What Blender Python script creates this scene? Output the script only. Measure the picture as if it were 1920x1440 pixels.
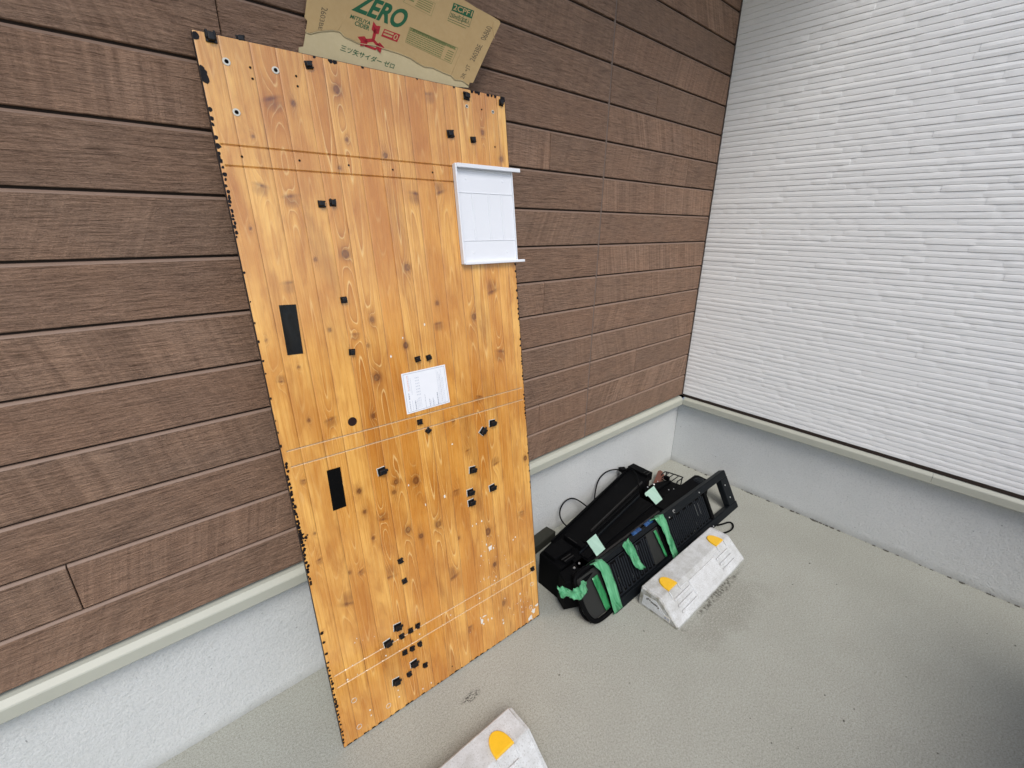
import bpy, bmesh, math, random
import numpy as np
from mathutils import Vector, Matrix
for o in list(bpy.data.objects): bpy.data.objects.remove(o)
SC = bpy.context.scene
COL = SC.collection
CAM_R=[[0.755039, 0.21405, -0.619757], [-0.655576, 0.263308, -0.707735], [0.011696, 0.940666, 0.339134]]
CAM_L=[-2.93, -1.4551, 1.7204]
CAM_F=831.8
Z0=0.5696
B_O=[-2.6865, -0.3161, 0.0026]
B_U=[0.998914, -0.046461, 0.003353]
B_V=[0.002735, 0.130355, 0.991464]
B_N=[-0.046501, -0.990378, 0.13034]
CLIPS=[(0.0366, 2.1407, 0), (0.1016, 2.1549, 0), (0.252, 2.1237, 0), (0.7453, 2.1274, 0), (0.888, 2.1281, 0), (0.6692, 2.0062, 0), (0.7561, 1.9981, 0), (0.226, 1.7783, 0), (0.2573, 1.7825, 0), (0.2449, 1.5123, 0), (0.2437, 1.3554, 0), (0.4554, 1.2965, 0), (0.4972, 1.2947, 0), (0.4341, 1.0792, 0), (0.4618, 1.0401, 0), (0.7339, 0.9937, 1), (0.6881, 0.9736, 2), (0.2775, 0.9486, 1), (0.6237, 0.8343, 1), (0.7064, 0.7285, 1), (0.6036, 0.7469, 1), (0.6034, 0.7037, 1), (0.2942, 0.5994, 0), (0.2985, 0.5156, 0), (0.881, 0.2639, 0), (0.2471, 0.3504, 1), (0.2928, 0.3063, 0), (0.3217, 0.3092, 0), (0.2569, 0.3035, 0), (0.204, 0.3081, 1), (0.3197, 0.2289, 0), (0.2881, 0.2283, 0), (0.2593, 0.231, 0), (0.2863, 0.1614, 1), (0.3277, 0.1246, 0), (0.2622, 0.1294, 0), (0.2109, 0.1336, 1)]
WASH=[(0.0594, 2.0948), (0.1674, 2.0964), (0.0594, 1.9855)]
WASH2=[(0.7436, 2.0976), (0.8501, 2.0956)]
HOLES=[(0.1094, 2.0917), (0.11, 2.0673), (0.2157, 2.0918), (0.2152, 2.0682), (0.0517, 1.8851), (0.1879, 1.8872), (0.3197, 1.8857), (0.4533, 1.8835), (0.5892, 1.8851), (0.4394, 0.038), (0.8034, 2.0965), (0.8482, 1.9855)]
RINGS=[(0.0607, 0.1616), (0.1704, 0.051), (0.0611, 0.0452), (0.8736, 0.1865), (0.858, 0.073)]
WHITE=[(0.1057, 0.0833), (0.1059, 0.0589), (0.2133, 0.0893), (0.2133, 0.0595), (0.3067, 0.0259), (0.3429, 0.0271), (0.0533, 0.2565), (0.191, 0.2614), (0.3256, 0.2674), (0.4603, 0.2708), (0.597, 0.27), (0.3634, 0.8662), (0.4951, 0.7711), (0.4165, 0.7685), (0.6, 0.6027), (0.6179, 0.6043), (0.6435, 0.605), (0.6685, 0.4668), (0.687, 0.4629), (0.6552, 0.493), (0.6249, 0.4558), (0.6869, 0.3252), (0.6773, 0.3121), (0.5921, 0.175), (0.6009, 0.1564), (0.6046, 0.1407), (0.6273, 0.1481), (0.6461, 0.142), (0.7017, 0.0996), (0.703, 0.0822), (0.7216, 0.1982), (0.804, 0.1749), (0.8039, 0.1387), (0.807, 0.1031), (0.8079, 0.0771), (0.8023, 0.4596), (0.79, 0.4524), (0.5511, 0.9612), (0.4133, 1.3743), (0.4971, 1.4072), (0.3649, 1.3206)]
KNOTS=[(0.3174, 2.0773, 0.0102), (0.1977, 2.026, 0.0057), (0.1463, 2.0291, -0.0153), (0.603, 2.1116, -0.013), (0.3254, 1.9525, 0.0053), (0.4358, 1.922, 0.0073), (0.2921, 1.8767, 0.0051), (0.2711, 1.6426, 0.012), (0.1852, 1.6309, 0.0049), (0.4612, 1.5951, 0.011), (0.3211, 1.4446, 0.0071), (0.1914, 1.4305, 0.0052), (0.2634, 1.4077, -0.0096), (0.2959, 1.3664, 0.0057), (0.421, 1.3485, 0.0095), (0.6971, 1.4107, 0.0117), (0.3096, 1.2626, 0.0117), (0.2788, 1.1416, 0.0073), (0.5489, 1.4043, -0.0122), (0.1061, 1.5717, -0.0138), (0.7864, 1.4926, -0.0207), (0.0362, 1.3057, -0.009), (0.1485, 1.1636, -0.0129), (0.5541, 1.4725, 0.0069), (0.3928, 0.8731, 0.0134), (0.3218, 0.8936, 0.0094), (0.3092, 0.8598, 0.0078), (0.1966, 0.9067, 0.0071), (0.2022, 0.8294, 0.0058), (0.0421, 1.0007, -0.0072), (0.4566, 0.6726, 0.0128), (0.3384, 0.7018, 0.0116), (0.6681, 0.5459, 0.0152), (0.0432, 0.8212, 0.0037), (0.6134, 0.9172, -0.0119), (0.5465, 0.7754, -0.0115), (0.2588, 0.7776, -0.0122), (0.2454, 0.5561, -0.0219), (0.3839, 0.6568, 0.0086), (0.4879, 0.4247, -0.0232), (0.1031, 0.5326, -0.0224), (0.686, 0.3849, 0.0089), (0.1581, 0.6276, -0.0086), (0.5345, 0.1649, -0.0145), (0.7122, 0.1782, 0.0116), (0.8465, 0.5607, -0.0122), (0.0826, 1.8191, -0.0128), (0.1489, 1.7958, -0.0138), (0.5216, 1.8182, -0.016), (0.6091, 1.8267, -0.0155), (0.0891, 1.1761, 0.0048), (0.8063, 1.2653, -0.0195), (0.6904, 1.1106, -0.0122), (0.8726, 1.9481, 0.0082), (0.8002, 2.0258, 0.0077), (0.0861, 1.9347, 0.0031), (0.8871, 0.7963, 0.0098), (0.0435, 0.73, -0.0088), (0.2155, 0.726, 0.0044), (0.5334, 0.5789, 0.0059), (0.1211, 0.6409, 0.0054), (0.5661, 1.0482, 0.0056), (0.7366, 0.8226, -0.0131), (0.0382, 1.7141, 0.0031), (0.0881, 1.3374, 0.0036), (0.0217, 1.4242, 0.0032)]
K_O=[-2.43, -0.008, 2.1]
K_U=[0.9944, -0.1058, 0.0]
K_N=[-0.1058, -0.9944, 0.0]
K_TEAR=[(0.0184, 0.0951), (0.0289, 0.0948), (0.0527, 0.1046), (0.0885, 0.1143), (0.1092, 0.1148), (0.1201, 0.1055), (0.1381, 0.1026), (0.1562, 0.0983), (0.1782, 0.0985), (0.2075, 0.1015), (0.2336, 0.0983), (0.2774, 0.0954), (0.3122, 0.0905), (0.3332, 0.0828), (0.3585, 0.0757), (0.3849, 0.0787), (0.419, 0.0711), (0.4504, 0.0672), (0.4621, 0.0584), (0.4907, 0.0599), (0.5155, 0.0497)]
K_TOP=[(0.5178, 0.0579), (0.5305, 0.0589), (0.5899, 0.1619), (0.639, 0.2433), (0.6364, 0.2497), (0.6077, 0.2561), (0.5491, 0.2652), (0.5012, 0.2757), (0.3621, 0.3121), (0.2328, 0.3375), (0.0604, 0.2901), (0.031, 0.1677), (0.0194, 0.1269), (0.0257, 0.121)]
K_LOW=[(0.5145, 0.0432), (0.3443, 0.0264), (0.0041, 0.0252), (-0.0073, 0.0333), (-0.004, 0.0568), (0.0082, 0.0616), (0.018, 0.0926)]
K_CR1=[(0.5552, 0.2637), (0.4505, 0.0687)]
K_CR2=[(0.1355, 0.1619), (0.105, 0.1164)]
K_CR3=[(0.1002, 0.1015), (0.095, 0.0568)]
K_ZERO=[(0.1455, 0.1703), (0.289, 0.1552), (0.3237, 0.2057), (0.1779, 0.2176)]
K_MITS=[(0.1395, 0.1514), (0.1957, 0.1461), (0.2004, 0.1554), (0.1438, 0.1607)]
K_CIDE=[(0.1502, 0.1377), (0.1905, 0.1325), (0.1955, 0.144), (0.1553, 0.1485)]
K_JT=[(0.104, 0.0702), (0.2566, 0.0512), (0.2641, 0.0665), (0.1103, 0.0856)]
K_RED=[(0.2255, 0.1269), (0.2733, 0.1216), (0.2852, 0.1423), (0.2372, 0.1468)]
K_2CPF=[(0.4631, 0.2433), (0.5282, 0.2396), (0.5325, 0.2521), (0.4678, 0.2564)]
K_GRN=[(0.4579, 0.2393), (0.5301, 0.2342), (0.5387, 0.2557), (0.4656, 0.2598)]
K_250=[(0.4467, 0.2186), (0.5186, 0.2108), (0.5272, 0.2315), (0.4551, 0.2367)]
K_250B=[(0.4439, 0.2152), (0.5194, 0.2086), (0.5301, 0.2342), (0.4572, 0.24)]
K_SM=[(0.4387, 0.2084), (0.509, 0.2001), (0.5112, 0.2049), (0.4408, 0.2131)]
K_NOTE=[(0.2993, 0.2241), (0.3875, 0.2087), (0.404, 0.2439), (0.3236, 0.2533)]
K_TXT=[(0.2955, 0.127), (0.4516, 0.0982), (0.4781, 0.1464), (0.3142, 0.1691)]
K_ARW=[(0.2008, 0.1162), (0.1586, 0.1066), (0.1607, 0.0965), (0.221, 0.0883), (0.2311, 0.1005), (0.2092, 0.1533), (0.2246, 0.1532)]
K_S1=[(0.4991, 0.0628), (0.6076, 0.2262), (0.5862, 0.2263), (0.4827, 0.0663)]
K_S2=[(0.0507, 0.1066), (0.0602, 0.1073), (0.0831, 0.1602), (0.0669, 0.1603)]
K_BAN=[(0.1751, 0.0927), (0.2063, 0.0891), (0.2102, 0.0952), (0.1782, 0.0985)]
JOINTS=[(-3.193, 1), (-2.612, 10), (-0.72, 11), (-1.461, 9), (-0.344, 9), (-1.466, 5), (-1.47, 1), (-2.208, 11), (-0.66, 2)]

# ------------------------------------------------------------------ camera
cam = bpy.data.objects.new('camera', bpy.data.cameras.new('camera'))
COL.objects.link(cam)
M = Matrix([list(r) + [0] for r in CAM_R] + [[0, 0, 0, 1]])
M.translation = Vector(CAM_L)
cam.matrix_world = M
cam.data.sensor_width = 36.0
cam.data.sensor_fit = 'HORIZONTAL'
cam.data.lens = 36.0 * CAM_F / 1920.0
cam.data.clip_start = 0.02
cam.data.clip_end = 500
SC.camera = cam
# ------------------------------------------------------------------ light
SUN_EL, SUN_AZ = math.radians(52), math.radians(208)   # azimuth of the sun, clockwise from +y
w = bpy.data.worlds.new("World"); SC.world = w; w.use_nodes = True
nt = w.node_tree; bg = nt.nodes['Background']
sky = nt.nodes.new('ShaderNodeTexSky'); sky.sky_type = 'NISHITA'; sky.sun_disc = False
sky.sun_elevation = SUN_EL; sky.sun_rotation = SUN_AZ
sky.air_density = 1.0; sky.dust_density = 2.0; sky.ozone_density = 1.0
nt.links.new(sky.outputs[0], bg.inputs[0]); bg.inputs[1].default_value = 0.13
sl = bpy.data.lights.new('sun', 'SUN'); sl.energy = 1.3; sl.angle = math.radians(30); sl.color = (1.0, 0.985, 0.95)
so = bpy.data.objects.new('sun', sl); COL.objects.link(so)
dv = Vector((math.sin(SUN_AZ) * math.cos(SUN_EL), math.cos(SUN_AZ) * math.cos(SUN_EL), math.sin(SUN_EL)))
so.rotation_euler = dv.to_track_quat('Z', 'Y').to_euler(); so.location = dv * 20
SC.view_settings.view_transform = 'Standard'; SC.view_settings.look = 'None'
SC.view_settings.exposure = 0.52; SC.view_settings.gamma = 1.0
SC.render.engine = 'CYCLES'
try:
    SC.cycles.max_bounces = 8; SC.cycles.diffuse_bounces = 5
except Exception: pass
# ------------------------------------------------------------------ helpers
RNG = random.Random(7)
NP = np.random.RandomState(11)

def tag(o, label=None, cat=None, group=None, kind=None):
    if label: o['label'] = label
    if cat: o['category'] = cat
    if group: o['group'] = group
    if kind: o['kind'] = kind
    return o

def empty(name, loc=(0, 0, 0), mat=None):
    o = bpy.data.objects.new(name, None); COL.objects.link(o); o.empty_display_size = 0.05
    if mat is not None: o.matrix_world = mat
    else: o.location = loc
    return o

def mesh(name, verts, faces, mats, parent=None, smooth=False, fm=None):
    me = bpy.data.meshes.new(name)
    me.from_pydata([tuple(v) for v in verts], [], faces)
    for m in (mats if isinstance(mats, (list, tuple)) else [mats]): me.materials.append(m)
    if fm is not None: me.polygons.foreach_set('material_index', fm)
    if smooth: me.polygons.foreach_set('use_smooth', [True] * len(me.polygons))
    me.update()
    o = bpy.data.objects.new(name, me); COL.objects.link(o)
    if parent is not None: o.parent = parent
    return o

class MB:
    """collects shapes that belong to ONE mesh"""
    def __init__(s): s.bm = bmesh.new(); s.mi = 0
    def box(s, lo, hi, bev=0.0, seg=2, M=None, mi=None):
        b = bmesh.new()
        bmesh.ops.create_cube(b, size=1.0)
        sc = [hi[i] - lo[i] for i in range(3)]; ce = [(hi[i] + lo[i]) / 2 for i in range(3)]
        for v in b.verts: v.co = Vector((v.co.x * sc[0] + ce[0], v.co.y * sc[1] + ce[1], v.co.z * sc[2] + ce[2]))
        if bev > 0: bmesh.ops.bevel(b, geom=b.edges[:] + b.verts[:], offset=bev, segments=seg, profile=0.5, affect='EDGES')
        return s._merge(b, M, mi)
    def _merge(s, b, M=None, mi=None):
        if M is not None: bmesh.ops.transform(b, matrix=M, verts=b.verts)
        vm = {}
        for v in b.verts: vm[v] = s.bm.verts.new(v.co)
        for f in b.faces:
            try:
                nf = s.bm.faces.new([vm[v] for v in f.verts]); nf.material_index = s.mi if mi is None else mi
            except ValueError: pass
        b.free(); return s
    def prism(s, poly, a, b_, fn=None, bev=0.0, mi=None):
        """poly: 2-D outline, extruded between heights a and b_ along local z"""
        b = bmesh.new()
        lo = [b.verts.new((p[0], p[1], a)) for p in poly]; hi = [b.verts.new((p[0], p[1], b_)) for p in poly]
        n = len(poly)
        top = b.faces.new(hi); b.faces.new(lo[::-1])
        for i in range(n): b.faces.new((lo[i], lo[(i + 1) % n], hi[(i + 1) % n], hi[i]))
        bmesh.ops.recalc_face_normals(b, faces=b.faces)
        if bev > 0: bmesh.ops.bevel(b, geom=list(top.edges), offset=bev, segments=2, profile=0.5, affect='EDGES')
        if fn:
            for v in b.verts: v.co = Vector(fn(*v.co))
        return s._merge(b, None, mi)
    def poly(s, pts, mi=None):
        f = s.bm.faces.new([s.bm.verts.new(p) for p in pts]); f.material_index = s.mi if mi is None else mi
        return s
    def tube(s, pts, r, seg=10, smooth_n=0, mi=None, closed=False):
        P = [Vector(p) for p in pts]
        for _ in range(smooth_n):
            Q = [P[0]]
            for a, b in zip(P[:-1], P[1:]): Q += [a * .75 + b * .25, a * .25 + b * .75]
            Q.append(P[-1]); P = Q
        rings = []; up = Vector((0.13, 0.2, 0.97))
        for i, p in enumerate(P):
            t = (P[min(i + 1, len(P) - 1)] - P[max(i - 1, 0)])
            if t.length < 1e-9: t = Vector((1, 0, 0))
            t.normalize(); x = up.cross(t)
            if x.length < 1e-3: x = Vector((1, 0, 0)).cross(t)
            x.normalize(); y = t.cross(x); up = y
            rings.append([s.bm.verts.new(p + (x * math.cos(k * 2 * math.pi / seg) + y * math.sin(k * 2 * math.pi / seg)) * r) for k in range(seg)])
        for A, B in zip(rings[:-1], rings[1:]):
            for k in range(seg):
                f = s.bm.faces.new((A[k], A[(k + 1) % seg], B[(k + 1) % seg], B[k])); f.smooth = True; f.material_index = s.mi if mi is None else mi
        for R_, rev in ((rings[0], True), (rings[-1], False)):
            f = s.bm.faces.new(R_[::-1] if rev else R_); f.material_index = s.mi if mi is None else mi
        return s
    def disc(s, c, r, h, seg=20, M=None, r2=None, mi=None):
        b = bmesh.new()
        bmesh.ops.create_cone(b, cap_ends=True, segments=seg, radius1=r, radius2=r if r2 is None else r2, depth=h)
        for v in b.verts: v.co += Vector((c[0], c[1], c[2] + h / 2))
        return s._merge(b, M, mi)
    def build(s, name, mats, parent=None, smooth=False, recalc=True):
        if recalc: bmesh.ops.recalc_face_normals(s.bm, faces=s.bm.faces)
        me = bpy.data.meshes.new(name); s.bm.to_mesh(me); s.bm.free()
        for m in (mats if isinstance(mats, (list, tuple)) else [mats]): me.materials.append(m)
        if smooth: me.polygons.foreach_set('use_smooth', [True] * len(me.polygons))
        o = bpy.data.objects.new(name, me); COL.objects.link(o)
        if parent is not None: o.parent = parent
        return o

# ------------------------------------------------------------------ materials
class NT:
    def __init__(s, name):
        s.m = bpy.data.materials.new(name); s.m.use_nodes = True; s.t = s.m.node_tree
        s.b = s.t.nodes['Principled BSDF']
    def n(s, ty, **kw):
        nd = s.t.nodes.new(ty)
        for k, v in kw.items(): setattr(nd, k, v)
        return nd
    def l(s, a, b): s.t.links.new(a, b)
    def co(s, kind='Object'): return s.n('ShaderNodeTexCoord').outputs[kind]
    def mapp(s, v, scale=(1, 1, 1), loc=(0, 0, 0), rot=(0, 0, 0)):
        m = s.n('ShaderNodeMapping'); m.inputs['Scale'].default_value = scale; m.inputs['Location'].default_value = loc; m.inputs['Rotation'].default_value = rot
        s.l(v, m.inputs[0]); return m.outputs[0]
    def noise(s, v, scale, det=4, rough=.55, dist=0.0):
        n = s.n('ShaderNodeTexNoise'); n.inputs['Scale'].default_value = scale; n.inputs['Detail'].default_value = det
        n.inputs['Roughness'].default_value = rough; n.inputs['Distortion'].default_value = dist
        s.l(v, n.inputs['Vector']); return n.outputs['Fac']
    def attr(s, name, out='Fac'): return s.n('ShaderNodeAttribute', attribute_name=name).outputs[out]
    def math(s, op, a, b=None, clamp=False):
        n = s.n('ShaderNodeMath', operation=op, use_clamp=clamp)
        for i, x in enumerate((a, b)):
            if x is None: continue
            if isinstance(x, (int, float)): n.inputs[i].default_value = x
            else: s.l(x, n.inputs[i])
        return n.outputs[0]
    def ramp(s, f, stops, interp='LINEAR'):
        r = s.n('ShaderNodeValToRGB'); r.color_ramp.interpolation = interp
        e = r.color_ramp.elements
        while len(e) < len(stops): e.new(0.5)
        for i, (p, c) in enumerate(stops):
            e[i].position = p; e[i].color = (c, c, c, 1) if isinstance(c, (int, float)) else (*c, 1)
        s.l(f, r.inputs[0]); return r.outputs[0]
    def mix(s, f, a, b, mode='MIX'):
        n = s.n('ShaderNodeMix', data_type='RGBA', blend_type=mode)
        for i, x in ((0, f), (6, a), (7, b)):
            if isinstance(x, (int, float)): n.inputs[i].default_value = x
            elif isinstance(x, tuple): n.inputs[i].default_value = (*x, 1)
            else: s.l(x, n.inputs[i])
        return n.outputs[2]
    def sep(s, v):
        n = s.n('ShaderNodeSeparateXYZ'); s.l(v, n.inputs[0]); return n.outputs
    def comb(s, x, y, z):
        n = s.n('ShaderNodeCombineXYZ')
        for i, a in enumerate((x, y, z)):
            if isinstance(a, (int, float)): n.inputs[i].default_value = a
            else: s.l(a, n.inputs[i])
        return n.outputs[0]
    def bump(s, h, dist=0.001, strength=1.0):
        n = s.n('ShaderNodeBump'); n.inputs['Distance'].default_value = dist; n.inputs['Strength'].default_value = strength
        s.l(h, n.inputs['Height']); s.l(n.outputs[0], s.b.inputs['Normal']); return n
    def col(s, c):
        if isinstance(c, tuple): s.b.inputs['Base Color'].default_value = (*c, 1)
        else: s.l(c, s.b.inputs['Base Color'])
        return s
    def rough(s, r):
        if isinstance(r, (int, float)): s.b.inputs['Roughness'].default_value = r
        else: s.l(r, s.b.inputs['Roughness'])
        return s
    def spec(s, v): s.b.inputs['Specular IOR Level'].default_value = v; return s

def simple(name, c, rough=.5, spec=.5, metal=0.0, var=0.12, scale=30, bump=0.0, bscale=200):
    N = NT(name); v = N.co()
    f = N.noise(v, scale, 4)
    N.col(N.mix(f, tuple(x * (1 - var) for x in c), tuple(min(1, x * (1 + var)) for x in c))).rough(rough).spec(spec)
    N.b.inputs['Metallic'].default_value = metal
    if bump > 0: N.bump(N.noise(v, bscale, 3), bump)
    return N.m

# brown wood-embossed cladding -------------------------------------------------
def mat_brown():
    N = NT('brown_siding'); v = N.co(); r = N.attr('rnd', 'Vector'); rs = N.sep(r); p = N.sep(v)
    X = N.math('ADD', p[0], N.math('MULTIPLY', rs[0], 37.0)); Z = N.math('ADD', p[2], N.math('MULTIPLY', rs[1], 19.0))
    base = N.comb(X, rs[2], Z)
    warp = N.noise(N.mapp(base, (5, 1, 14)), 1.0, 3)
    Zw = N.math('ADD', Z, N.math('MULTIPLY', warp, .016))
    def gr(sx_, sz, det, ro, off=0.0): return N.noise(N.comb(N.math('MULTIPLY', X, sx_), N.math('ADD', rs[2], off), N.math('MULTIPLY', Zw, sz)), 1.0, det, ro, .3)
    grain = gr(16, 190, 4, .62); grain2 = gr(46, 420, 3, .6, 3.0); cracks = gr(9, 260, 3, .6, 7.0)
    # saw marks: straight slanted ridges whose slope differs from plank to plank
    sl = N.math('MULTIPLY', N.math('SUBTRACT', rs[0], .42), 1.1)
    sx = N.math('ADD', X, N.math('MULTIPLY', Z, sl))
    saw = N.noise(N.comb(N.math('MULTIPLY', sx, 62.0), rs[2], N.math('MULTIPLY', Z, 1.5)), 1.0, 3, .6)
    saw2 = N.noise(N.comb(N.math('MULTIPLY', sx, 16.0), rs[2], N.math('MULTIPLY', Z, 1.0)), 1.0, 2, .5)
    sawm = N.ramp(N.noise(N.mapp(base, (3.0, 1, 3), (3.3, 0, 1)), 1.0, 2), [(.36, .45), (.64, 1.0)])
    saws = N.math('MULTIPLY', N.math('MULTIPLY', N.ramp(N.math('ADD', N.math('MULTIPLY', saw, .65), N.math('MULTIPLY', saw2, .35)), [(.40, 0.0), (.60, 1.0)]), sawm), rs[1])
    pit = N.noise(N.mapp(base, (170, 1, 210)), 1.0, 3, .7)
    h = N.math('ADD', N.math('MULTIPLY', grain, .68), N.math('MULTIPLY', grain2, .40))
    h = N.math('ADD', h, N.math('MULTIPLY', saws, .30)); h = N.math('ADD', h, N.math('MULTIPLY', pit, .32))
    h = N.math('SUBTRACT', h, N.ramp(cracks, [(.30, .15), (.42, 0.0)]))
    f = N.ramp(h, [(.44, 0.0), (1.10, 1.0)])
    c1 = N.mix(f, (.100, .058, .039), (.328, .212, .146))
    tint = N.mix(rs[2], (.96, .965, .965), (1.03, .995, .97))
    c2 = N.mix(1.0, c1, tint, 'MULTIPLY')
    big = N.noise(N.mapp(base, (4, 1, 7)), 1.0, 4, .65)
    c3 = N.mix(N.ramp(big, [(.35, 0.0), (.7, .6)]), c2, N.mix(1.0, c2, (1.16, 1.08, 1.0), 'MULTIPLY'))
    N.col(c3).rough(.66).spec(.3)
    N.bump(h, .0075, 1.0)
    return N.m

def mat_white():
    N = NT('white_siding'); v = N.co()
    f = N.noise(N.mapp(v, (1, 9, 60)), 1.0, 5, .6, .4); g = N.noise(v, 420, 3, .6); big = N.noise(v, 1.3, 2)
    c = N.mix(N.ramp(f, [(.3, 0.0), (.7, 1.0)]), (.84, .84, .82), (.885, .885, .87))
    c = N.mix(N.ramp(big, [(.35, 0.0), (.7, .5)]), c, (.86, .86, .84))
    N.col(c).rough(.5).spec(.35)
    h = N.math('ADD', N.math('MULTIPLY', f, 1.0), N.math('MULTIPLY', g, .25)); N.bump(h, .0008, .6)
    return N.m

def mat_foundation():
    N = NT('foundation_render'); v = N.co()
    g = N.noise(v, 115, 4, .68, .3); g2 = N.noise(v, 38, 3); big = N.noise(v, 2.4, 4, .6); z = N.sep(v)[2]
    c = N.mix(N.ramp(big, [(.3, 0.0), (.72, 1.0)]), (.60, .615, .60), (.66, .67, .655))
    c = N.mix(N.ramp(g, [(.36, .4), (.5, 0.0)]), c, (.45, .475, .47))
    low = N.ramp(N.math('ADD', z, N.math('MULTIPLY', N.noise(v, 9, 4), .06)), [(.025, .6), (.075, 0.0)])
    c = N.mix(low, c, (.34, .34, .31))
    pits = N.ramp(N.noise(v, 62, 2, .5), [(.735, 0.0), (.765, .75)]); c = N.mix(pits, c, (.20, .21, .20))
    N.col(c).rough(.85).spec(.2)
    N.bump(N.math('ADD', g, N.math('MULTIPLY', g2, .8)), .0038, .9)
    return N.m

def mat_ground():
    N = NT('concrete_slab'); v = N.co(); p = N.sep(v)
    big = N.noise(v, 1.1, 4, .6); mid = N.noise(v, 7, 5, .65); fine = N.noise(v, 300, 3, .7); sp = N.noise(v, 135, 4, .7)
    c = N.mix(N.ramp(big, [(.32, 0.0), (.68, 1.0)]), (.35, .355, .308), (.418, .423, .374))
    c = N.mix(N.ramp(mid, [(.35, .3), (.62, 0.0)]), c, (.33, .325, .28))
    c = N.mix(N.ramp(fine, [(.36, .75), (.49, 0.0)]), c, (.19, .185, .15))
    c = N.mix(N.ramp(sp, [(.36, .6), (.48, 0.0)]), c, (.24, .235, .195))
    c = N.mix(N.ramp(sp, [(.56, 0.0), (.68, .4)]), c, (.58, .575, .52))
    c = N.mix(N.ramp(fine, [(.58, 0.0), (.7, .5)]), c, (.52, .51, .46))
    # broom marks
    br = N.noise(N.mapp(v, (170, 7, 1), (0, 0, 0), (0, 0, .5)), 1.0, 3, .6)
    # dirt that gathered against the far wall and round the parking stop
    def blob(cx, cy, rx, ry, amt, fo=.5):
        dx = N.math('DIVIDE', N.math('SUBTRACT', p[0], cx), rx); dy = N.math('DIVIDE', N.math('SUBTRACT', p[1], cy), ry)
        d = N.math('SQRT', N.math('ADD', N.math('MULTIPLY', dx, dx), N.math('MULTIPLY', dy, dy)))
        d = N.math('ADD', d, N.math('MULTIPLY', N.math('SUBTRACT', mid, .5), 1.6))
        return N.ramp(d, [(fo, amt), (1.15, 0.0)])
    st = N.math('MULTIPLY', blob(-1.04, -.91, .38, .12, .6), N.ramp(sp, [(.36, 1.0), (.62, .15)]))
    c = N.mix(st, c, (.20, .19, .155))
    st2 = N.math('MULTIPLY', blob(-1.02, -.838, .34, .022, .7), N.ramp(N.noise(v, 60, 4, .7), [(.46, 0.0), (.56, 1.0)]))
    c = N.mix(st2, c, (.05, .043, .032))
    st3 = N.math('MULTIPLY', blob(-2.25, -.455, .05, .02, 1.0), N.ramp(N.noise(v, 150, 3, .7), [(.5, 0.0), (.56, 1.0)]))
    c = N.mix(st3, c, (.06, .058, .05))
    spk = N.ramp(N.noise(v, 95, 2, .4), [(.765, 0.0), (.785, .75)]); c = N.mix(spk, c, (.08, .075, .065))
    N.col(c).rough(.9).spec(.2)
    h = N.math('ADD', N.math('MULTIPLY', fine, .5), N.math('ADD', N.math('MULTIPLY', br, .28), N.math('MULTIPLY', sp, .9)))
    N.bump(h, .0019, .8)
    return N.m

def mat_pine():
    N = NT('stained_pine'); v = N.co(); ph = N.attr('phase'); am = N.attr('amp'); kn = N.attr('knot'); ha = N.attr('halo'); tn = N.attr('tone'); raw_lit = N.attr('raw_lit')
    st = N.noise(N.mapp(v, (120, 3.0, 1)), 1.0, 4, .6); st2 = N.noise(N.mapp(v, (420, 9, 1)), 1.0, 3, .6)
    bl = N.noise(N.mapp(v, (8, 3.2, 1)), 1.0, 4, .6); bl2 = N.noise(N.mapp(v, (26, 5, 1)), 1.0, 4, .65, .8)
    fr = N.math('FRACT', N.math('ADD', ph, N.math('MULTIPLY', st, .35)))
    ring = N.ramp(fr, [(0.0, .15), (.50, .45), (.80, .62), (.93, 1.0), (1.0, .1)])
    base = N.mix(tn, (.66, .262, .034), (.90, .49, .118))
    base = N.mix(N.ramp(st, [(.3, .55), (.6, 0.0)]), base, (.52, .19, .022))
    base = N.mix(N.ramp(st2, [(.42, 0.0), (.7, .35)]), base, (.93, .62, .20))
    base = N.mix(N.ramp(bl, [(.38, .7), (.60, 0.0)]), base, (.50, .175, .022))
    base = N.mix(N.ramp(bl2, [(.30, .5), (.5, 0.0)]), base, (.38, .12, .014))
    dark = N.mix(N.ramp(fr, [(0.0, 0.0), (.6, .35), (.85, .75), (.95, 0.0)]), base, (.44, .145, .015))
    lite = N.mix(N.ramp(fr, [(.84, 0.0), (.93, .85), (1.0, 0.0)]), dark, (.90, .60, .24))
    c = N.mix(am, base, lite)
    kring = N.math('MULTIPLY', ha, N.math('ADD', .35, N.math('MULTIPLY', N.ramp(bl2, [(.3, 1.0), (.6, .2)]), .75)), True)
    c = N.mix(kring, c, (.165, .048, .012))
    kf = N.math('MULTIPLY', kn, N.math('ADD', .75, N.math('MULTIPLY', N.noise(v, 420, 2), .5)), True)
    c = N.mix(kf, c, (.085, .022, .008))
    c = N.mix(raw_lit, c, (.66, .46, .25))  # bare wood tone plus the painted light of the lower grooves
    N.col(c).rough(N.math('ADD', .20, N.math('MULTIPLY', st, .16))).spec(.6)
    N.b.inputs['Coat Weight'].default_value = .8; N.b.inputs['Coat Roughness'].default_value = .16; N.b.inputs['Coat IOR'].default_value = 1.5
    h = N.math('ADD', N.math('MULTIPLY', fr, N.math('MULTIPLY', am, .25)), N.math('ADD', N.math('MULTIPLY', st, .3), N.math('MULTIPLY', bl2, 1.2))); N.bump(h, .0007, .6)
    return N.m

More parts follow.
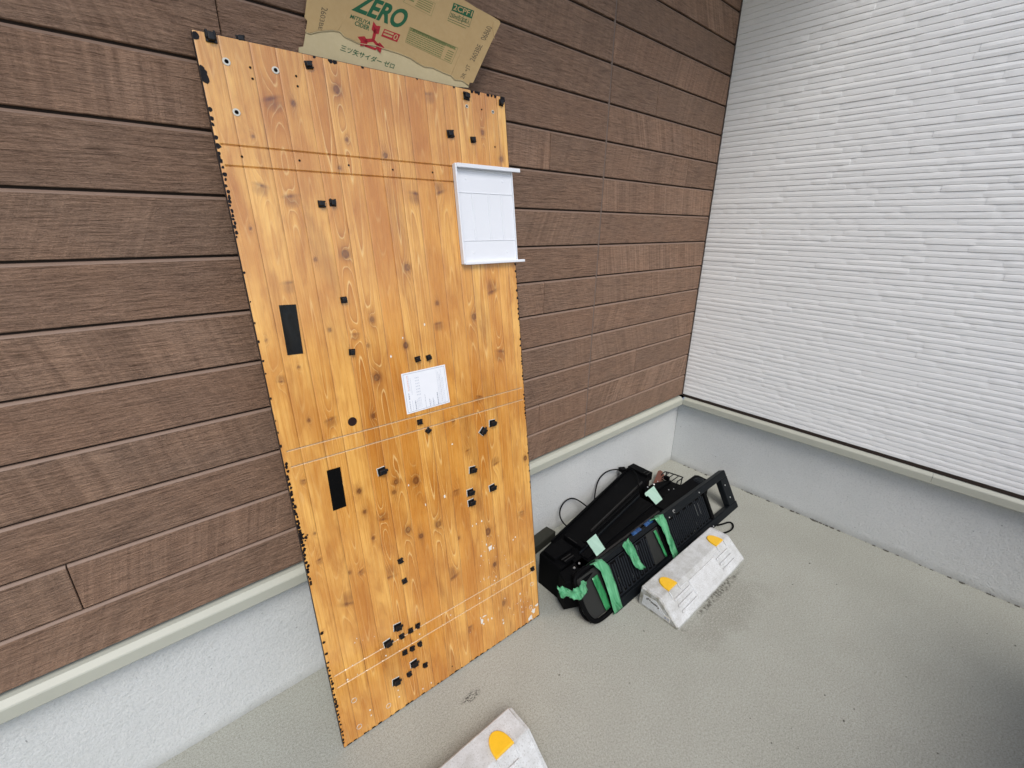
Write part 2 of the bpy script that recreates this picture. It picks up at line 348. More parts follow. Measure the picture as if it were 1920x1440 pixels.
def mat_carton(name, a, b):
    N = NT(name); v = N.co()
    flu = N.noise(N.mapp(v, (900, 900, 20)), 1.0, 1); f = N.noise(v, 90, 5, .65); g = N.noise(v, 9, 3)
    c = N.mix(f, a, b); c = N.mix(N.ramp(g, [(.35, .35), (.7, 0.0)]), c, tuple(x * .86 for x in a))
    N.col(c).rough(.82).spec(.2); N.bump(N.math('ADD', N.math('MULTIPLY', flu, .25), g), .0022, .6)
    return N.m

def mat_tape(name, a, b, alpha=1.0, rough=.28):
    N = NT(name); v = N.co()
    f = N.noise(N.mapp(v, (34, 9, 9)), 1.0, 3, .55, .8)
    N.col(N.mix(N.ramp(f, [(.3, 0.0), (.66, 1.0)]), a, b)).rough(rough).spec(.5); N.bump(f, .0014, .8)
    if alpha < 1: N.b.inputs['Alpha'].default_value = alpha
    return N.m

def mat_block():
    N = NT('weathered_grey_plastic'); v = N.co()
    f = N.noise(v, 16, 6, .7); g = N.noise(v, 210, 3, .6); h = N.noise(v, 5, 3); z = N.sep(v)
    c = N.mix(N.ramp(f, [(.3, 0.0), (.65, 1.0)]), (.52, .525, .515), (.66, .675, .68))
    c = N.mix(N.ramp(g, [(.34, .5), (.46, 0.0)]), c, (.30, .29, .26))
    dirt = N.math('MULTIPLY', N.attr('dirt'), N.ramp(f, [(.34, 1.0), (.66, .25)])); c = N.mix(dirt, c, (.235, .225, .18))
    sc = N.ramp(N.noise(N.mapp(v, (9, 90, 90)), 1.0, 4, .7), [(.62, 0.0), (.7, .35)]); c = N.mix(sc, c, (.28, .27, .24))
    N.col(c).rough(.72).spec(.3); N.bump(N.math('ADD', g, f), .0011, .7)
    return N.m

M_BROWN = mat_brown(); M_WHITE = mat_white(); M_FND = mat_foundation(); M_GRD = mat_ground(); M_PINE = mat_pine(); M_BLOCK = mat_block()
M_GAP = simple('dark_gap', (.035, .025, .02), .8, .2)
M_SEAL = simple('brown_sealant', (.17, .125, .10), .6, .3)
M_FLASH = simple('painted_flashing', (.44, .445, .375), .42, .45, var=.07, scale=9)
M_SOFFIT = simple('soffit_board', (.70, .69, .64), .8, .2, var=.06, scale=3)
M_EDGE = simple('dark_board_edge', (.022, .014, .012), .5, .4)
M_DAB = simple('black_lacquer', (.006, .004, .005), .5, .2)
M_CLIP = simple('black_clip_plastic', (.006, .006, .007), .42, .35, scale=80)
M_FOAM = simple('white_foam_tape', (.60, .58, .52), .8, .2)
M_BTAPE = mat_tape('glossy_black_tape', (.003, .003, .004), (.010, .011, .013), 1.0, .14)
M_BTAPE.node_tree.nodes['Principled BSDF'].inputs['Specular IOR Level'].default_value = .22
M_HOLE = simple('black_recess', (.004, .004, .004), .9, .05)
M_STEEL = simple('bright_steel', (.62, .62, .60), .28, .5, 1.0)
M_PEARL = simple('pale_inset', (.66, .64, .56), .4, .5)
M_PUTTY = simple('pale_filler', (.78, .62, .38), .5, .4)
M_SPLASH = simple('white_paint_splash', (.78, .75, .68), .5, .4)
M_PAPER = simple('white_paper', (.80, .81, .84), .55, .3, var=.03)
M_INKG = simple('grey_ink', (.34, .36, .42), .6, .2)
M_INKL = simple('pale_ink', (.52, .55, .62), .6, .2)
M_INKP = simple('pink_ink', (.72, .50, .48), .6, .2)
M_TRAY = simple('white_plastic', (.77, .785, .82), .34, .5, var=.02, scale=6)
M_CART = mat_carton('carton_liner', (.44, .295, .135), (.51, .365, .185))
M_CARTL = mat_carton('torn_carton_layer', (.52, .42, .24), (.60, .50, .31))
M_GRN = simple('green_print', (.018, .10, .045), .7, .2, var=.25, scale=300)
M_OLIVE = simple('faded_green_print', (.17, .19, .07), .7, .2, var=.3, scale=300)
M_RED = simple('red_print', (.36, .022, .03), .7, .2, var=.25, scale=300)
M_KINK = simple('grey_print', (.13, .10, .06), .7, .2)
M_BLK = simple('matte_black_plastic', (.0025, .0026, .003), .6, .07, var=.3, scale=50, bump=.0003)
M_BLKS = simple('satin_black_metal', (.0065, .0082, .0100), .45, .14, var=.3, scale=40)
M_BLKG = simple('charcoal_mesh', (.026, .027, .025), .7, .2, var=.35, scale=300)
M_RIB = simple('grey_edge', (.022, .021, .020), .45, .3)  # lighter grey for ridges, lips and fitting edges
M_MINT = mat_tape('mint_tape', (.40, .62, .50), (.47, .70, .58), 1.0, .5)
M_GTAPE = mat_tape('green_film_tape', (.010, .15, .05), (.15, .46, .24), 1.0, .2)
M_GTAPE2 = mat_tape('deep_green_film_tape', (.012, .15, .045), (.05, .30, .11), 1.0, .25)
M_BLUE = mat_tape('blue_film', (.008, .03, .10), (.02, .09, .25), 1.0, .25)
M_WOODR = simple('reddish_wood', (.15, .052, .032), .5, .4, var=.25, scale=25)
M_YEL = simple('yellow_reflector', (.86, .50, .022), .3, .6, var=.10, scale=60, bump=.0006, bscale=90)
M_OLV = simple('drab_box_board', (.034, .034, .027), .8, .2, var=.2)
M_SCRW = simple('silver_screw', (.75, .75, .72), .3, .5, .8)

# ------------------------------------------------------------------ the setting
P = 0.15167
g = 40.0
ground = mesh('ground', [(-g, -g, 0), (0.06, -g, 0), (0.06, 0.06, 0), (-g, 0.06, 0)], [(0, 1, 2, 3)], M_GRD)
tag(ground, kind='structure')

# brown wall: planks, flashing, rendered foundation
bw = empty('brown_wall', (-2.0, 0.035, 0))
tag(bw, 'brown wood-grain clad house wall that the pine panel leans against', 'wall')
def local(o, root):
    o.parent = root; o.matrix_parent_inverse = Matrix.Translation(-root.location); return o

NCO = 18; XL = -7.0
V = []; F = []; R_ = []
def plank(x0, x1, z0, z1, rnd):
    # section (y, z): bottom cut, face, soft top bevel
    prof = [(.010, z0 + .002), (.0015, z0 + .002), (0.0, z0 + .0035), (0.0, z1 - .0115), (.0018, z1 - .0090), (.0066, z1 - .0045), (.0095, z1 - .004)]
    xs = [x0, x0 + .0015, x1 - .0015, x1]; yo = [.003, 0, 0, .003]
    b0 = len(V)
    for x, dy in zip(xs, yo):
        for (y, z) in prof: V.append((x, y + dy if y < .009 else y, z)); R_.append(rnd)
    n = len(prof)
    for i in range(3):
        for j in range(n - 1):
            a = b0 + i * n + j; F.append((a, a + n, a + n + 1, a + 1))
JX = -1.094
jd = {}
for x, k in JOINTS: jd.setdefault(k, []).append(x)
for k in range(NCO):
    z0 = Z0 + k * P; z1 = z0 + P
    for (a, b) in ((XL, JX - 3.03 - .004), (JX - 3.03 + .004, JX - .005), (JX + .005, -.012)):
        cuts = [x for x in jd.get(k, []) if a + .1 < x < b - .1]
        if not cuts and b - a > 2: cuts = []
        e = [a] + sorted(cuts) + [b]
        for q in range(len(e) - 1):
            plank(e[q] + (.0008 if q else 0), e[q + 1] - (.0008 if q < len(e) - 2 else 0), z0, z1, (RNG.random(), RNG.uniform(.15, 1.0), RNG.random()))
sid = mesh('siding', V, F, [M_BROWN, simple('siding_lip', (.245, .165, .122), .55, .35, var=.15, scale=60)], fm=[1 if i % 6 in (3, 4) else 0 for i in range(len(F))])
at = sid.data.attributes.new('rnd', 'FLOAT_VECTOR', 'POINT'); at.data.foreach_set('vector', np.array(R_, dtype=np.float32).ravel())
local(sid, bw)
mb = MB(); mb.box((XL, .0098, Z0 - .004), (-.0, .034, Z0 + NCO * P)); local(mb.build('siding_backing', M_GAP), bw)
mb = MB()
for x in (JX, JX - 3.03): mb.box((x - .005, .0022, Z0 - .002), (x + .005, .0097, Z0 + NCO * P), .0006, 1)
local(mb.build('joint_sealant', M_SEAL), bw)
mb = MB(); mb.box((-.0115, -.004, Z0 - .006), (-.0010, .0097, Z0 + NCO * P), .002); local(mb.build('corner_trim', simple('corner_trim', (.055, .038, .030), .5, .4)), bw)
def flashing(along, a, b, name, root, lap):
    # section (d = distance out of the wall, z)
    prof = [(-.03, Z0 - .010), (.003, Z0 - .016), (.018, Z0 - .030), (.0200, Z0 - .034), (.0200, Z0 - .070), (.0185, Z0 - .0725), (.012, Z0 - .0725), (.010, Z0 - .071), (-.03, Z0 - .071)]
    V = []; F = []
    e = [a] + lap + [b]
    for q in range(len(e) - 1):
        base = len(V); g0 = .0006 if q else 0; off = .0012 * (q % 2)
        for t in (e[q] + g0, e[q + 1] - .0006):
            for d, z in prof:
                d += off if d > 0 else 0
                V.append((t, -d, z) if along == 'x' else (-d, t, z))
        n = len(prof)
        for j in range(n - 1): F.append((base + j, base + j + 1, base + n + j + 1, base + n + j))
        F.append(tuple(range(base, base + n))); F.append(tuple(range(base + n, base + 2 * n)))
    o = mesh(name, V, F, M_FLASH)
    bm = bmesh.new(); bm.from_mesh(o.data); bmesh.ops.recalc_face_normals(bm, faces=bm.faces); bm.to_mesh(o.data); bm.free()
    return local(o, root)
flashing('x', XL, -.021, 'flashing', bw, [-4.15, -1.12])
fz = Z0 - .06
mb = MB(); mb.box((XL, .035, -.05), (.0345, .25, fz)); local(mb.build('foundation', M_FND), bw)

# white wall: rows of split-stone strips
ww = empty('white_wall', (0.035, -2.0, 0))
tag(ww, 'white strip-stone textured house wall meeting the brown wall at the corner', 'wall')
V = []; F = []
rh = .455 / 16; nrow = 96
YE = -5.0
for r in range(nrow):
    z0 = Z0 + .004 + r * rh; y = -.002
    while y > YE:
        L = RNG.choice((.09, .16, .22, .30, .38, .46)) * RNG.uniform(.85, 1.1); y2 = max(y - L, YE)
        pr = RNG.choice((0.0, .0, .0004, .0009, .0016)); tl = RNG.uniform(.0007, .0013)
        n = max(2, int((y - y2) / .028) + 1); b0 = len(V); wob = RNG.uniform(0, .0012)
        for i in range(n + 1):
            t = i / n; yy = y + (y2 - y) * t; je = .0012 if i in (0, n) else 0
            j = [RNG.uniform(-.0003, .0003) for _ in range(4)]
            zt = z0 + rh - .0006
            xo = -(.003 + pr)
            V += [(.003, yy, z0), (xo - tl + .0012 + je + j[0], yy, z0 + .0003), (xo - tl + je + j[1], yy, z0 + .0015), (xo - tl * .7 + je + j[2] - wob, yy, z0 + rh * .5), (xo - tl * .25 + je + j[3], yy, zt - .0045), (xo + .0012, yy, zt), (.003, yy, z0 + rh)]
        m = 7
        for i in range(n):
            for k in range(m - 1):
                a = b0 + i * m + k; F.append((a, a + 1, a + m + 1, a + m))
        F.append(tuple(b0 + k for k in range(m))[::-1]); F.append(tuple(b0 + n * m + k for k in range(m)))
        y = y2
wsid = mesh('siding', V, F, M_WHITE); local(wsid, ww)
bm = bmesh.new(); bm.from_mesh(wsid.data); bmesh.ops.recalc_face_normals(bm, faces=bm.faces); bm.to_mesh(wsid.data); bm.free()
mb = MB(); mb.box((.012, YE, Z0 - .004), (.034, -.0, Z0 + nrow * rh)); local(mb.build('siding_backing', M_GAP), ww)
mb = MB(); mb.box((-.006, YE, Z0 - .0135), (.0118, -.008, Z0 + .0035)); local(mb.build('starter_strip', M_GAP), ww)
flashing('y', YE, -.021, 'flashing', ww, [-1.385])
mb = MB(); mb.box((.035, YE, -.05), (.25, .034, fz)); local(mb.build('foundation', M_FND), ww)

# unseen porch roof over the nook, added and sized to shade the walls
ZC = Z0 + nrow * rh
mb = MB(); mb.box((-6.0, -.85, ZC + .001), (.3, .3, ZC + .2), .004, 1)
ceil_ = mb.build('unseen_ceiling', M_SOFFIT); tag(ceil_, kind='structure')

# debris caught in the joint between slab and white wall
mb = MB()
for i in range(90):
    y = -RNG.uniform(.02, 2.2); s_ = RNG.uniform(.0015, .006)
    if RNG.random() < .45: y = -RNG.choice((.33, .62, .80, 1.0)) + RNG.uniform(-.09, .09)
    mb.box((.033 - s_ * RNG.uniform(.5, 2.5), y - s_ * 1.5, .0), (.035, y + s_ * 1.5, s_ * .6), s_ * .2, 1)
for i in range(60):
    x, y = RNG.uniform(-2.6, -.05), -RNG.uniform(.05, 2.3); s_ = RNG.uniform(.0008, .0032)
    mb.box((x - s_, y - s_, 0), (x + s_ * RNG.uniform(.6, 2.2), y + s_, s_ * .8), s_ * .3, 1)
deb = mb.build('joint_grit', simple('grit', (.10, .095, .08), .9, .2, var=.4, scale=200)); tag(deb, kind='stuff')

# ------------------------------------------------------------------ leaning pine panel
W, H, T = .9068, 2.1495, .02
BM = Matrix([[B_U[i], B_V[i], B_N[i], B_O[i]] for i in range(3)] + [[0, 0, 0, 1]])
board = empty('pine_panel', mat=BM)
tag(board, 'tall orange stained pine board leaning upright against the brown wall', 'wooden board')
def bpart(o): o.parent = board; return o
# staves
edges = [0.0, .052, .118, .176, .241, .292, .357, .423, .478, .531, .594, .659, .707, .766, .823, .872, W]
GR = [(1.9095, .0024, .013, .897), (1.8615, .0024, .013, .897), (1.1015, .0021, .014, .895), (1.0515, .0021, .017, .895), (.2965, .0021, .016, .895), (.2465, .0021, .018, .890)]
vs = set(np.linspace(.0012, H - .0012, 620).round(5))
for v0, hw, a, b in GR:
    vs = {x for x in vs if abs(x - v0) > hw + .0012}
    vs |= {v0 - hw - .0006, v0 - hw, v0 - hw + .0006, v0 + hw - .0006, v0 + hw, v0 + hw + .0006}
vs = np.array(sorted(vs)); nv = len(vs)
allV = []; allF = []; A = {k: [] for k in ('phase', 'amp', 'knot', 'halo', 'tone', 'raw_lit')}
kn = np.array(KNOTS); kst = np.random.RandomState(5).uniform(.6, 1.0, len(kn))
def smooth_noise(x, seed, amp, f0):
    r = np.random.RandomState(seed); y = np.zeros_like(x)
    for o_ in range(5): y += amp / (o_ + 1) ** 1.1 * np.sin(x * f0 * (o_ + 1) * (1 + .3 * r.rand()) + r.rand() * 6.28)
    return y
figured = {4: 1.0, 5: .9, 7: 1.0, 8: .8, 11: .75, 12: .7, 13: .65, 2: .55, 10: .5, 0: .3, 3: .35, 14: .4}
base = 0
for si in range(len(edges) - 1):
    e0, e1 = edges[si], edges[si + 1]
    if si == 0: e0 += .0012
    if si == len(edges) - 2: e1 -= .0012
    nu = max(8, int((e1 - e0) / .0028)); us = np.linspace(e0, e1, nu)
    U, VV = np.meshgrid(us, vs)
    cu = (e0 + e1) / 2 + smooth_noise(vs, si + 5, .006, 2.1)
    hgt = .010 + .012 * (1 + np.sin(vs * (1.4 + si % 3 * .5) + si)) + (.02 if si not in figured else 0)
    rr = np.sqrt((U - cu[:, None]) ** 2 + hgt[:, None] ** 2)
    du = np.zeros_like(U); knot = np.zeros_like(U); halo = np.zeros_like(U); kph = np.zeros_like(U)
    for ki, (ku, kv, kr) in enumerate(kn):
        inst = e0 - .002 <= ku <= e1 + .002
        smear = kr < 0; r0 = abs(kr)
        dx = (U - ku); dy = (VV - kv)
        if smear:
            ang = .35 * math.sin(ku * 90 + kv * 50); ca, sa = math.cos(ang), math.sin(ang)
            ex = dx * ca + dy * sa; ey = -dx * sa + dy * ca
            d = np.sqrt((ex / (r0 * 1.5)) ** 2 + (ey / (r0 * .45)) ** 2)
            if inst:
                halo = np.maximum(halo, np.clip(1.35 - d, 0, 1) * .95)
                # feathery shade hanging to one side of a spike knot
                d2 = np.sqrt((ex / (r0 * 1.7)) ** 2 + ((ey - r0 * .9 * (1 if ku * 77 % 1 > .5 else -1)) / (r0 * 1.4)) ** 2)
                halo = np.maximum(halo, np.clip(1 - d2, 0, 1) ** .6 * .75)
                knot = np.maximum(knot, np.clip(1.0 - np.abs(ey) / (r0 * .10), 0, 1) * np.clip(1.1 - np.abs(ex) / (r0 * .8), 0, 1) * .8)
        else:
            d = np.sqrt((dx / r0) ** 2 + (dy / (r0 * (1.0 + .4 * (kst[ki] - .4)))) ** 2)
            if inst:
                knot = np.maximum(knot, np.clip((1.0 - d) * 5, 0, 1) * np.clip(.5 + d * .6, 0, 1) * (.95 if r0 > .006 else .8) * kst[ki])
                halo = np.maximum(halo, np.clip(2.3 - d, 0, 1) ** 1.2 * .5)
                halo = np.maximum(halo, np.exp(-(dx / (r0 * 1.4)) ** 2) * np.clip(1 - np.abs(dy) / (r0 * 7), 0, 1) * .38)
        if inst:
            q = np.sqrt((dx / (r0 * 1.3)) ** 2 + (dy / (r0 * 3.0)) ** 2)
            kph += 2.6 * np.exp(-q ** 1.3)
    F1 = 205. if si in figured else 280.
    # growth rings of a slightly tapering log: nested arches along the stave
    halo = np.maximum(halo, .70 * np.exp(-((U - e1) / .0018) ** 2) + .22 * np.clip((U - (e1 - .010)) / .010, 0, 1) * (.5 + .5 * math.sin(si * 1.9)))
    phase = rr * F1 + (vs * (2.2 + .9 * math.sin(si * 2.3)))[:, None] * (1 if si % 2 else -1) + smooth_noise(vs, si + 40, .42, 3.0)[:, None] + smooth_noise(U * 30 + VV * 1.5, si + 80, .10, 1.2) + kph
    amp = figured.get(si, .24) * np.clip(1.15 - np.abs(U - cu[:, None]) / .030, 0.10, 1)
    amp = np.clip(amp + .25 * np.clip(kph, 0, 1), 0, 1)
    tone = np.full_like(U, [.85, 1.0, .50, .85, .25, .70, .05, .60, .90, .20, .65, .30, 1.0, .35, .70, .95][si]) + smooth_noise(VV * 1.0 + U * 4, si, .07, 3)
    w_ = np.zeros_like(U); raw_lit = np.zeros_like(U)
    for v0, hw, a, b in GR:
        m = (np.abs(VV - v0) < hw - .0003) & (U > a) & (U < b); w_[m] = -.0045
        raw_lit = np.maximum(raw_lit, ((np.abs(VV - v0) < hw + .0004) & (U > a) & (U < b)) * (.8 if v0 < 1.5 else .0))  # lower grooves painted pale as if lit from above, top pair left dark
    # patches where the stain took darker
    if si in (10, 11, 12, 3, 7): halo = np.maximum(halo, np.clip(smooth_noise(VV + U * 2, si + 9, .5, 4.3) - .25, 0, .30))
    # a fine eased line at each glue joint
    w_ = np.where((np.abs(U - us[0]) < 1e-6) | (np.abs(U - us[-1]) < 1e-6), w_ - .0008, w_)
    allV.append(np.stack([U, VV, w_], -1).reshape(-1, 3))
    idx = base + np.arange(nv * nu).reshape(nv, nu)
    allF.append(np.stack([idx[:-1, :-1], idx[:-1, 1:], idx[1:, 1:], idx[1:, :-1]], -1).reshape(-1, 4)); base += nv * nu
    for k, x in (('phase', phase), ('amp', amp), ('knot', knot), ('halo', halo), ('tone', np.clip(tone, 0, 1)), ('raw_lit', raw_lit)): A[k].append(x.ravel())
VA = np.concatenate(allV); FA = np.concatenate(allF)
me = bpy.data.meshes.new('panel_face'); me.vertices.add(len(VA)); me.vertices.foreach_set('co', VA.astype(np.float32).ravel())
me.loops.add(FA.size); me.loops.foreach_set('vertex_index', FA.astype(np.int32).ravel())
me.polygons.add(len(FA)); me.polygons.foreach_set('loop_start', np.arange(0, FA.size, 4, dtype=np.int32)); me.polygons.foreach_set('loop_total', np.full(len(FA), 4, dtype=np.int32))
me.update(calc_edges=True); me.materials.append(M_PINE)
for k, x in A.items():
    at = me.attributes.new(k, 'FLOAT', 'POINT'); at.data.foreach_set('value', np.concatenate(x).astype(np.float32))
o = bpy.data.objects.new('panel_face', me); COL.objects.link(o); bpart(o)
mb = MB(); mb.box((0, 0, -T), (W, H, -.0052), .0010, 1)
for lo, hi in (((0, 0, -.0050), (.0011, H, -.0004)), ((W - .0011, 0, -.0050), (W, H, -.0004)), ((.0012, 0, -.0050), (W - .0012, .0011, -.0004)), ((.0012, H - .0011, -.0050), (W - .0012, H, -.0004))): mb.box(lo, hi)
bpart(mb.build('board_edge', M_EDGE))

# black lacquer left along the rims
def blob(mb, u, v, ru, rv, z=.0005, n=9, mi=0, ir=.25):
    pts = []
    ph = RNG.random() * 6.28
    for k in range(n):
        a = 2 * math.pi * k / n; s_ = 1 + RNG.uniform(-ir, ir)
        pts.append((min(max(u + ru * math.cos(a + ph) * s_, .0008), W - .0008), min(max(v + rv * math.sin(a + ph) * s_, .0008), H - .0008), z + RNG.uniform(0, .0004)))
    pts.sort(key=lambda q: math.atan2(q[1] - v, q[0] - u))
    mb.poly(pts, mi)
mb = MB()
for v_, r_ in ((2.138, .009), (2.062, .009), (2.050, .010), (2.071, .006), (1.985, .0055), (1.965, .005), (1.952, .004), (1.924, .005), (1.905, .0065), (1.888, .004)): blob(mb, r_ * .6, v_, r_ * 1.05, r_, ir=.2)
v_ = 1.88
while v_ > 1.70: blob(mb, RNG.uniform(.002, .006), v_, RNG.uniform(.003, .005), RNG.uniform(.003, .006)); v_ -= RNG.uniform(.008, .016)
while v_ > 1.10: blob(mb, .003, v_, RNG.uniform(.0015, .0035), RNG.uniform(.002, .005)); v_ -= RNG.uniform(.03, .09)
while v_ > .66:
    r_ = RNG.uniform(.003, .0055); blob(mb, RNG.uniform(.001, .008), v_, r_, r_ * 1.25); v_ -= RNG.uniform(.007, .017)
for k in range(24):
    v_ = RNG.gauss(.835, .017); blob(mb, abs(RNG.gauss(.0, .009)), v_, RNG.uniform(.002, .0055), RNG.uniform(.002, .006), z=.0005 + k * .00003)
for v_, r_ in ((.4766, .006), (.44, .005), (.395, .005)): blob(mb, .006, v_, r_, r_)
v_ = .36
while v_ > .02: blob(mb, RNG.uniform(.001, .006), v_, RNG.uniform(.0025, .0055), RNG.uniform(.003, .006)); v_ -= RNG.uniform(.008, .02)
v_ = 1.585
while v_ > .98: r_ = RNG.uniform(.0030, .0058); blob(mb, W - RNG.uniform(0, .005), v_, r_, r_); v_ -= RNG.uniform(.017, .029) if v_ > 1.25 else RNG.uniform(.009, .02)
while v_ > .62: blob(mb, W - RNG.uniform(0, .003), v_, .004, RNG.uniform(.003, .005)); v_ -= RNG.uniform(.02, .06)
for u_, r_ in ((.27, .004), (.312, .0065), (.324, .006), (.40, .004), (.57, .003), (.70, .004), (.77, .0055), (.785, .005), (.795, .0065), (.835, .006), (.85, .005), (.865, .006), (.895, .009), (.905, .010)): blob(mb, u_, H - r_ * .7, r_, r_)
u_ = .02
while u_ < .9: blob(mb, u_, RNG.uniform(.001, .004), RNG.uniform(.003, .012), RNG.uniform(.002, .0045)); u_ += RNG.uniform(.008, .05)
bpart(mb.build('lacquer_marks', M_DAB, recalc=False))
# hollows, eyelets, putty, splashes
for u_, v_ in HOLES:
    mb = MB(); mb.disc((u_, v_, .0003), .0028, .0004, 12); bpart(mb.build('screw_hole', M_HOLE))
for (u_, v_) in WASH:
    mb = MB(); mb.disc((u_, v_, .0002), .0088, .0014, 28, r2=.0080); e = bpart(mb.build('eyelet', M_PEARL))
    mb = MB(); mb.disc((u_, v_, .0019), .0045, .0004, 16); h_ = mb.build('eyelet_hole', M_HOLE); h_.parent = e
for (u_, v_) in WASH2:
    mb = MB(); mb.disc((u_, v_, .0002), .0055, .0012, 20); e = bpart(mb.build('eyelet', M_PEARL))
    mb = MB(); mb.disc((u_, v_, .0015), .0032, .0004, 14); h_ = mb.build('eyelet_hole', M_HOLE); h_.parent = e
for (u_, v_) in RINGS:
    mb = MB(); ring = [(u_ + .0088 * math.cos(a * .3927), v_ + .0088 * math.sin(a * .3927), .0006) for a in range(17)]
    mb.tube(ring, .0009, 6); bpart(mb.build('plug_ring', M_PEARL))
mb = MB(); mb.disc((.2110, 1.1405, .0004), .0138, .0012, 32); bpart(mb.build('round_plug', simple('dark_round_plug', (.022, .010, .008), .3, .5)))
mb = MB()
for i, (u_, v_) in enumerate(WHITE): blob(mb, u_, v_, .0028 if i < 11 else RNG.uniform(.0018, .0038), .0034 if i < 11 else RNG.uniform(.003, .0065))
for k in range(46):
    cu_, cv_ = RNG.choice(((.675, .47), (.61, .155), (.80, .12), (.72, .40), (.12, .35), (.66, .33)))
    blob(mb, RNG.gauss(cu_, .03), RNG.gauss(cv_, .03), RNG.uniform(.0007, .0018), RNG.uniform(.001, .003))
for u_, v_, a_, b_ in ((.872, .045, .010, .013), (.853, .020, .012, .014), (.893, .065, .010, .006), (.672, .470, .009, .014), (.596, .155, .006, .012), (.612, .175, .010, .003)): blob(mb, u_, v_, a_, b_, z=.0012, ir=.45, n=13)
bpart(mb.build('paint_splashes', M_SPLASH, recalc=False))
# black tape strip and black slot
mb = MB(); mb.prism([(.0685, 1.5143), (.1121, 1.5125), (.1072, 1.3741), (.0658, 1.3758)], .0004, .0012); bpart(mb.build('black_tape', M_BTAPE))
mb = MB(); mb.prism([(.1105, 1.008), (.1513, 1.0075), (.1490, .8723), (.1078, .8725)], .0004, .0012); q = bpart(mb.build('black_tape', M_HOLE)); q['label'] = 'matt black rectangle'
# paper label with a keyline and rows of tiny print
LQ = [(.3930, 1.1166), (.5603, 1.1201), (.5565, 1.2598), (.3907, 1.2575)]
mb = MB(); mb.prism(LQ, .0004, .0009); lab = bpart(mb.build('paper_label', M_PAPER))
def lq(s_, t):
    a = Vector(LQ[0]) * (1 - s_) + Vector(LQ[1]) * s_; b = Vector(LQ[3]) * (1 - s_) + Vector(LQ[2]) * s_
    return a * (1 - t) + b * t
def lrect(mb, s0, t0, s1, t1, z=.0013, mi=0): mb.poly([(*lq(s0, t0), z), (*lq(s1, t0), z), (*lq(s1, t1), z), (*lq(s0, t1), z)], mi)
mb = MB()
for a in ((.03, .03, .036, .97), (.964, .03, .97, .97), (.036, .03, .964, .038), (.036, .962, .964, .97)): lrect(mb, *a)
def col_(s0, t0, t1, wd, mi, gap=.012, run=(.015, .05)):
    t = t0
    while t < t1:
        L = RNG.uniform(*run); lrect(mb, s0, t, s0 + wd, min(t + L, t1), mi=mi); t += L + gap
for (s0, t0, t1, wd, mi) in ((.09, .06, .30, .012, 0), (.09, .34, .50, .02, 0), (.10, .55, .93, .018, 2), (.13, .55, .93, .01, 1), (.15, .06, .3, .008, 1), (.17, .45, .85, .008, 1), (.21, .06, .28, .022, 0), (.26, .06, .30, .01, 1), (.29, .08, .34, .008, 1), (.315, .08, .34, .008, 1), (.345, .08, .34, .008, 1),
        (.44, .05, .38, .008, 0), (.53, .05, .24, .016, 0), (.565, .06, .2, .008, 1), (.61, .05, .24, .016, 0), (.64, .06, .18, .008, 1), (.72, .04, .36, .022, 0), (.77, .05, .9, .008, 1), (.80, .05, .86, .008, 1), (.83, .05, .8, .008, 0), (.865, .05, .92, .008, 1), (.895, .05, .7, .008, 1)): col_(s0, t0, t1, wd, mi)
for r_ in range(7):
    for c_ in range(3): lrect(mb, .275 + c_ * .033, .40 + r_ * .07, .293 + c_ * .033, .425 + r_ * .07, mi=1)
q = mb.build('printed_rows', [M_INKG, M_INKL, M_INKP], recalc=False); q.parent = lab
# cable clips, each its own part
def clip_small(mb, R):
    mb.box((-.0095, -.0095, 0), (.0095, .0095, .0022), .0008, 1, R); mb.box((-.0075, -.0055, .0022), (.0065, .0055, .0115), .0016, 2, R)
    mb.box((-.0035, -.0085, .0022), (.0105, -.0045, .0065), .0008, 1, R); mb.box((-.003, .0045, .0022), (.0105, .0085, .0065), .0008, 1, R)
for i, (u_, v_, kd) in enumerate(CLIPS):
    rot = {0: RNG.choice((0, 0, 1.57, 3.14)) + RNG.uniform(-.2, .2), 1: RNG.uniform(-.12, .12), 2: .75}[kd]
    if i == 0: rot = 1.57
    zz = .0006
    if i == 1: v_ = H + .004; zz = -.010
    if i == 14: rot = .7
    R = Matrix.Translation((u_, v_, zz)) @ Matrix.Rotation(rot, 4, 'Z')
    mb = MB()
    if kd == 0:
        s_ = 1.25 if i in (0, 3, 5) else 1.0
        clip_small(mb, R @ Matrix.Diagonal((s_, s_, 1, 1)))
        bpart(mb.build('cable_clip', M_CLIP))
    else:
        mb.box((-.0135, -.0135, .0022), (.0135, .0135, .0042), .0008, 1, R)
        mb.box((-.009, -.0085, .0042), (.013, .0085, .0165), .0022, 2, R); mb.box((.006, -.0045, .0042), (.020, .0045, .0095), .0015, 1, R)
        c = bpart(mb.build('cable_clip', M_CLIP))
        mb = MB(); mb.box((-.0155, -.0130, 0), (.0130, .0150, .0022), .0006, 1, R); q = mb.build('foam_pad', M_FOAM); q.parent = c

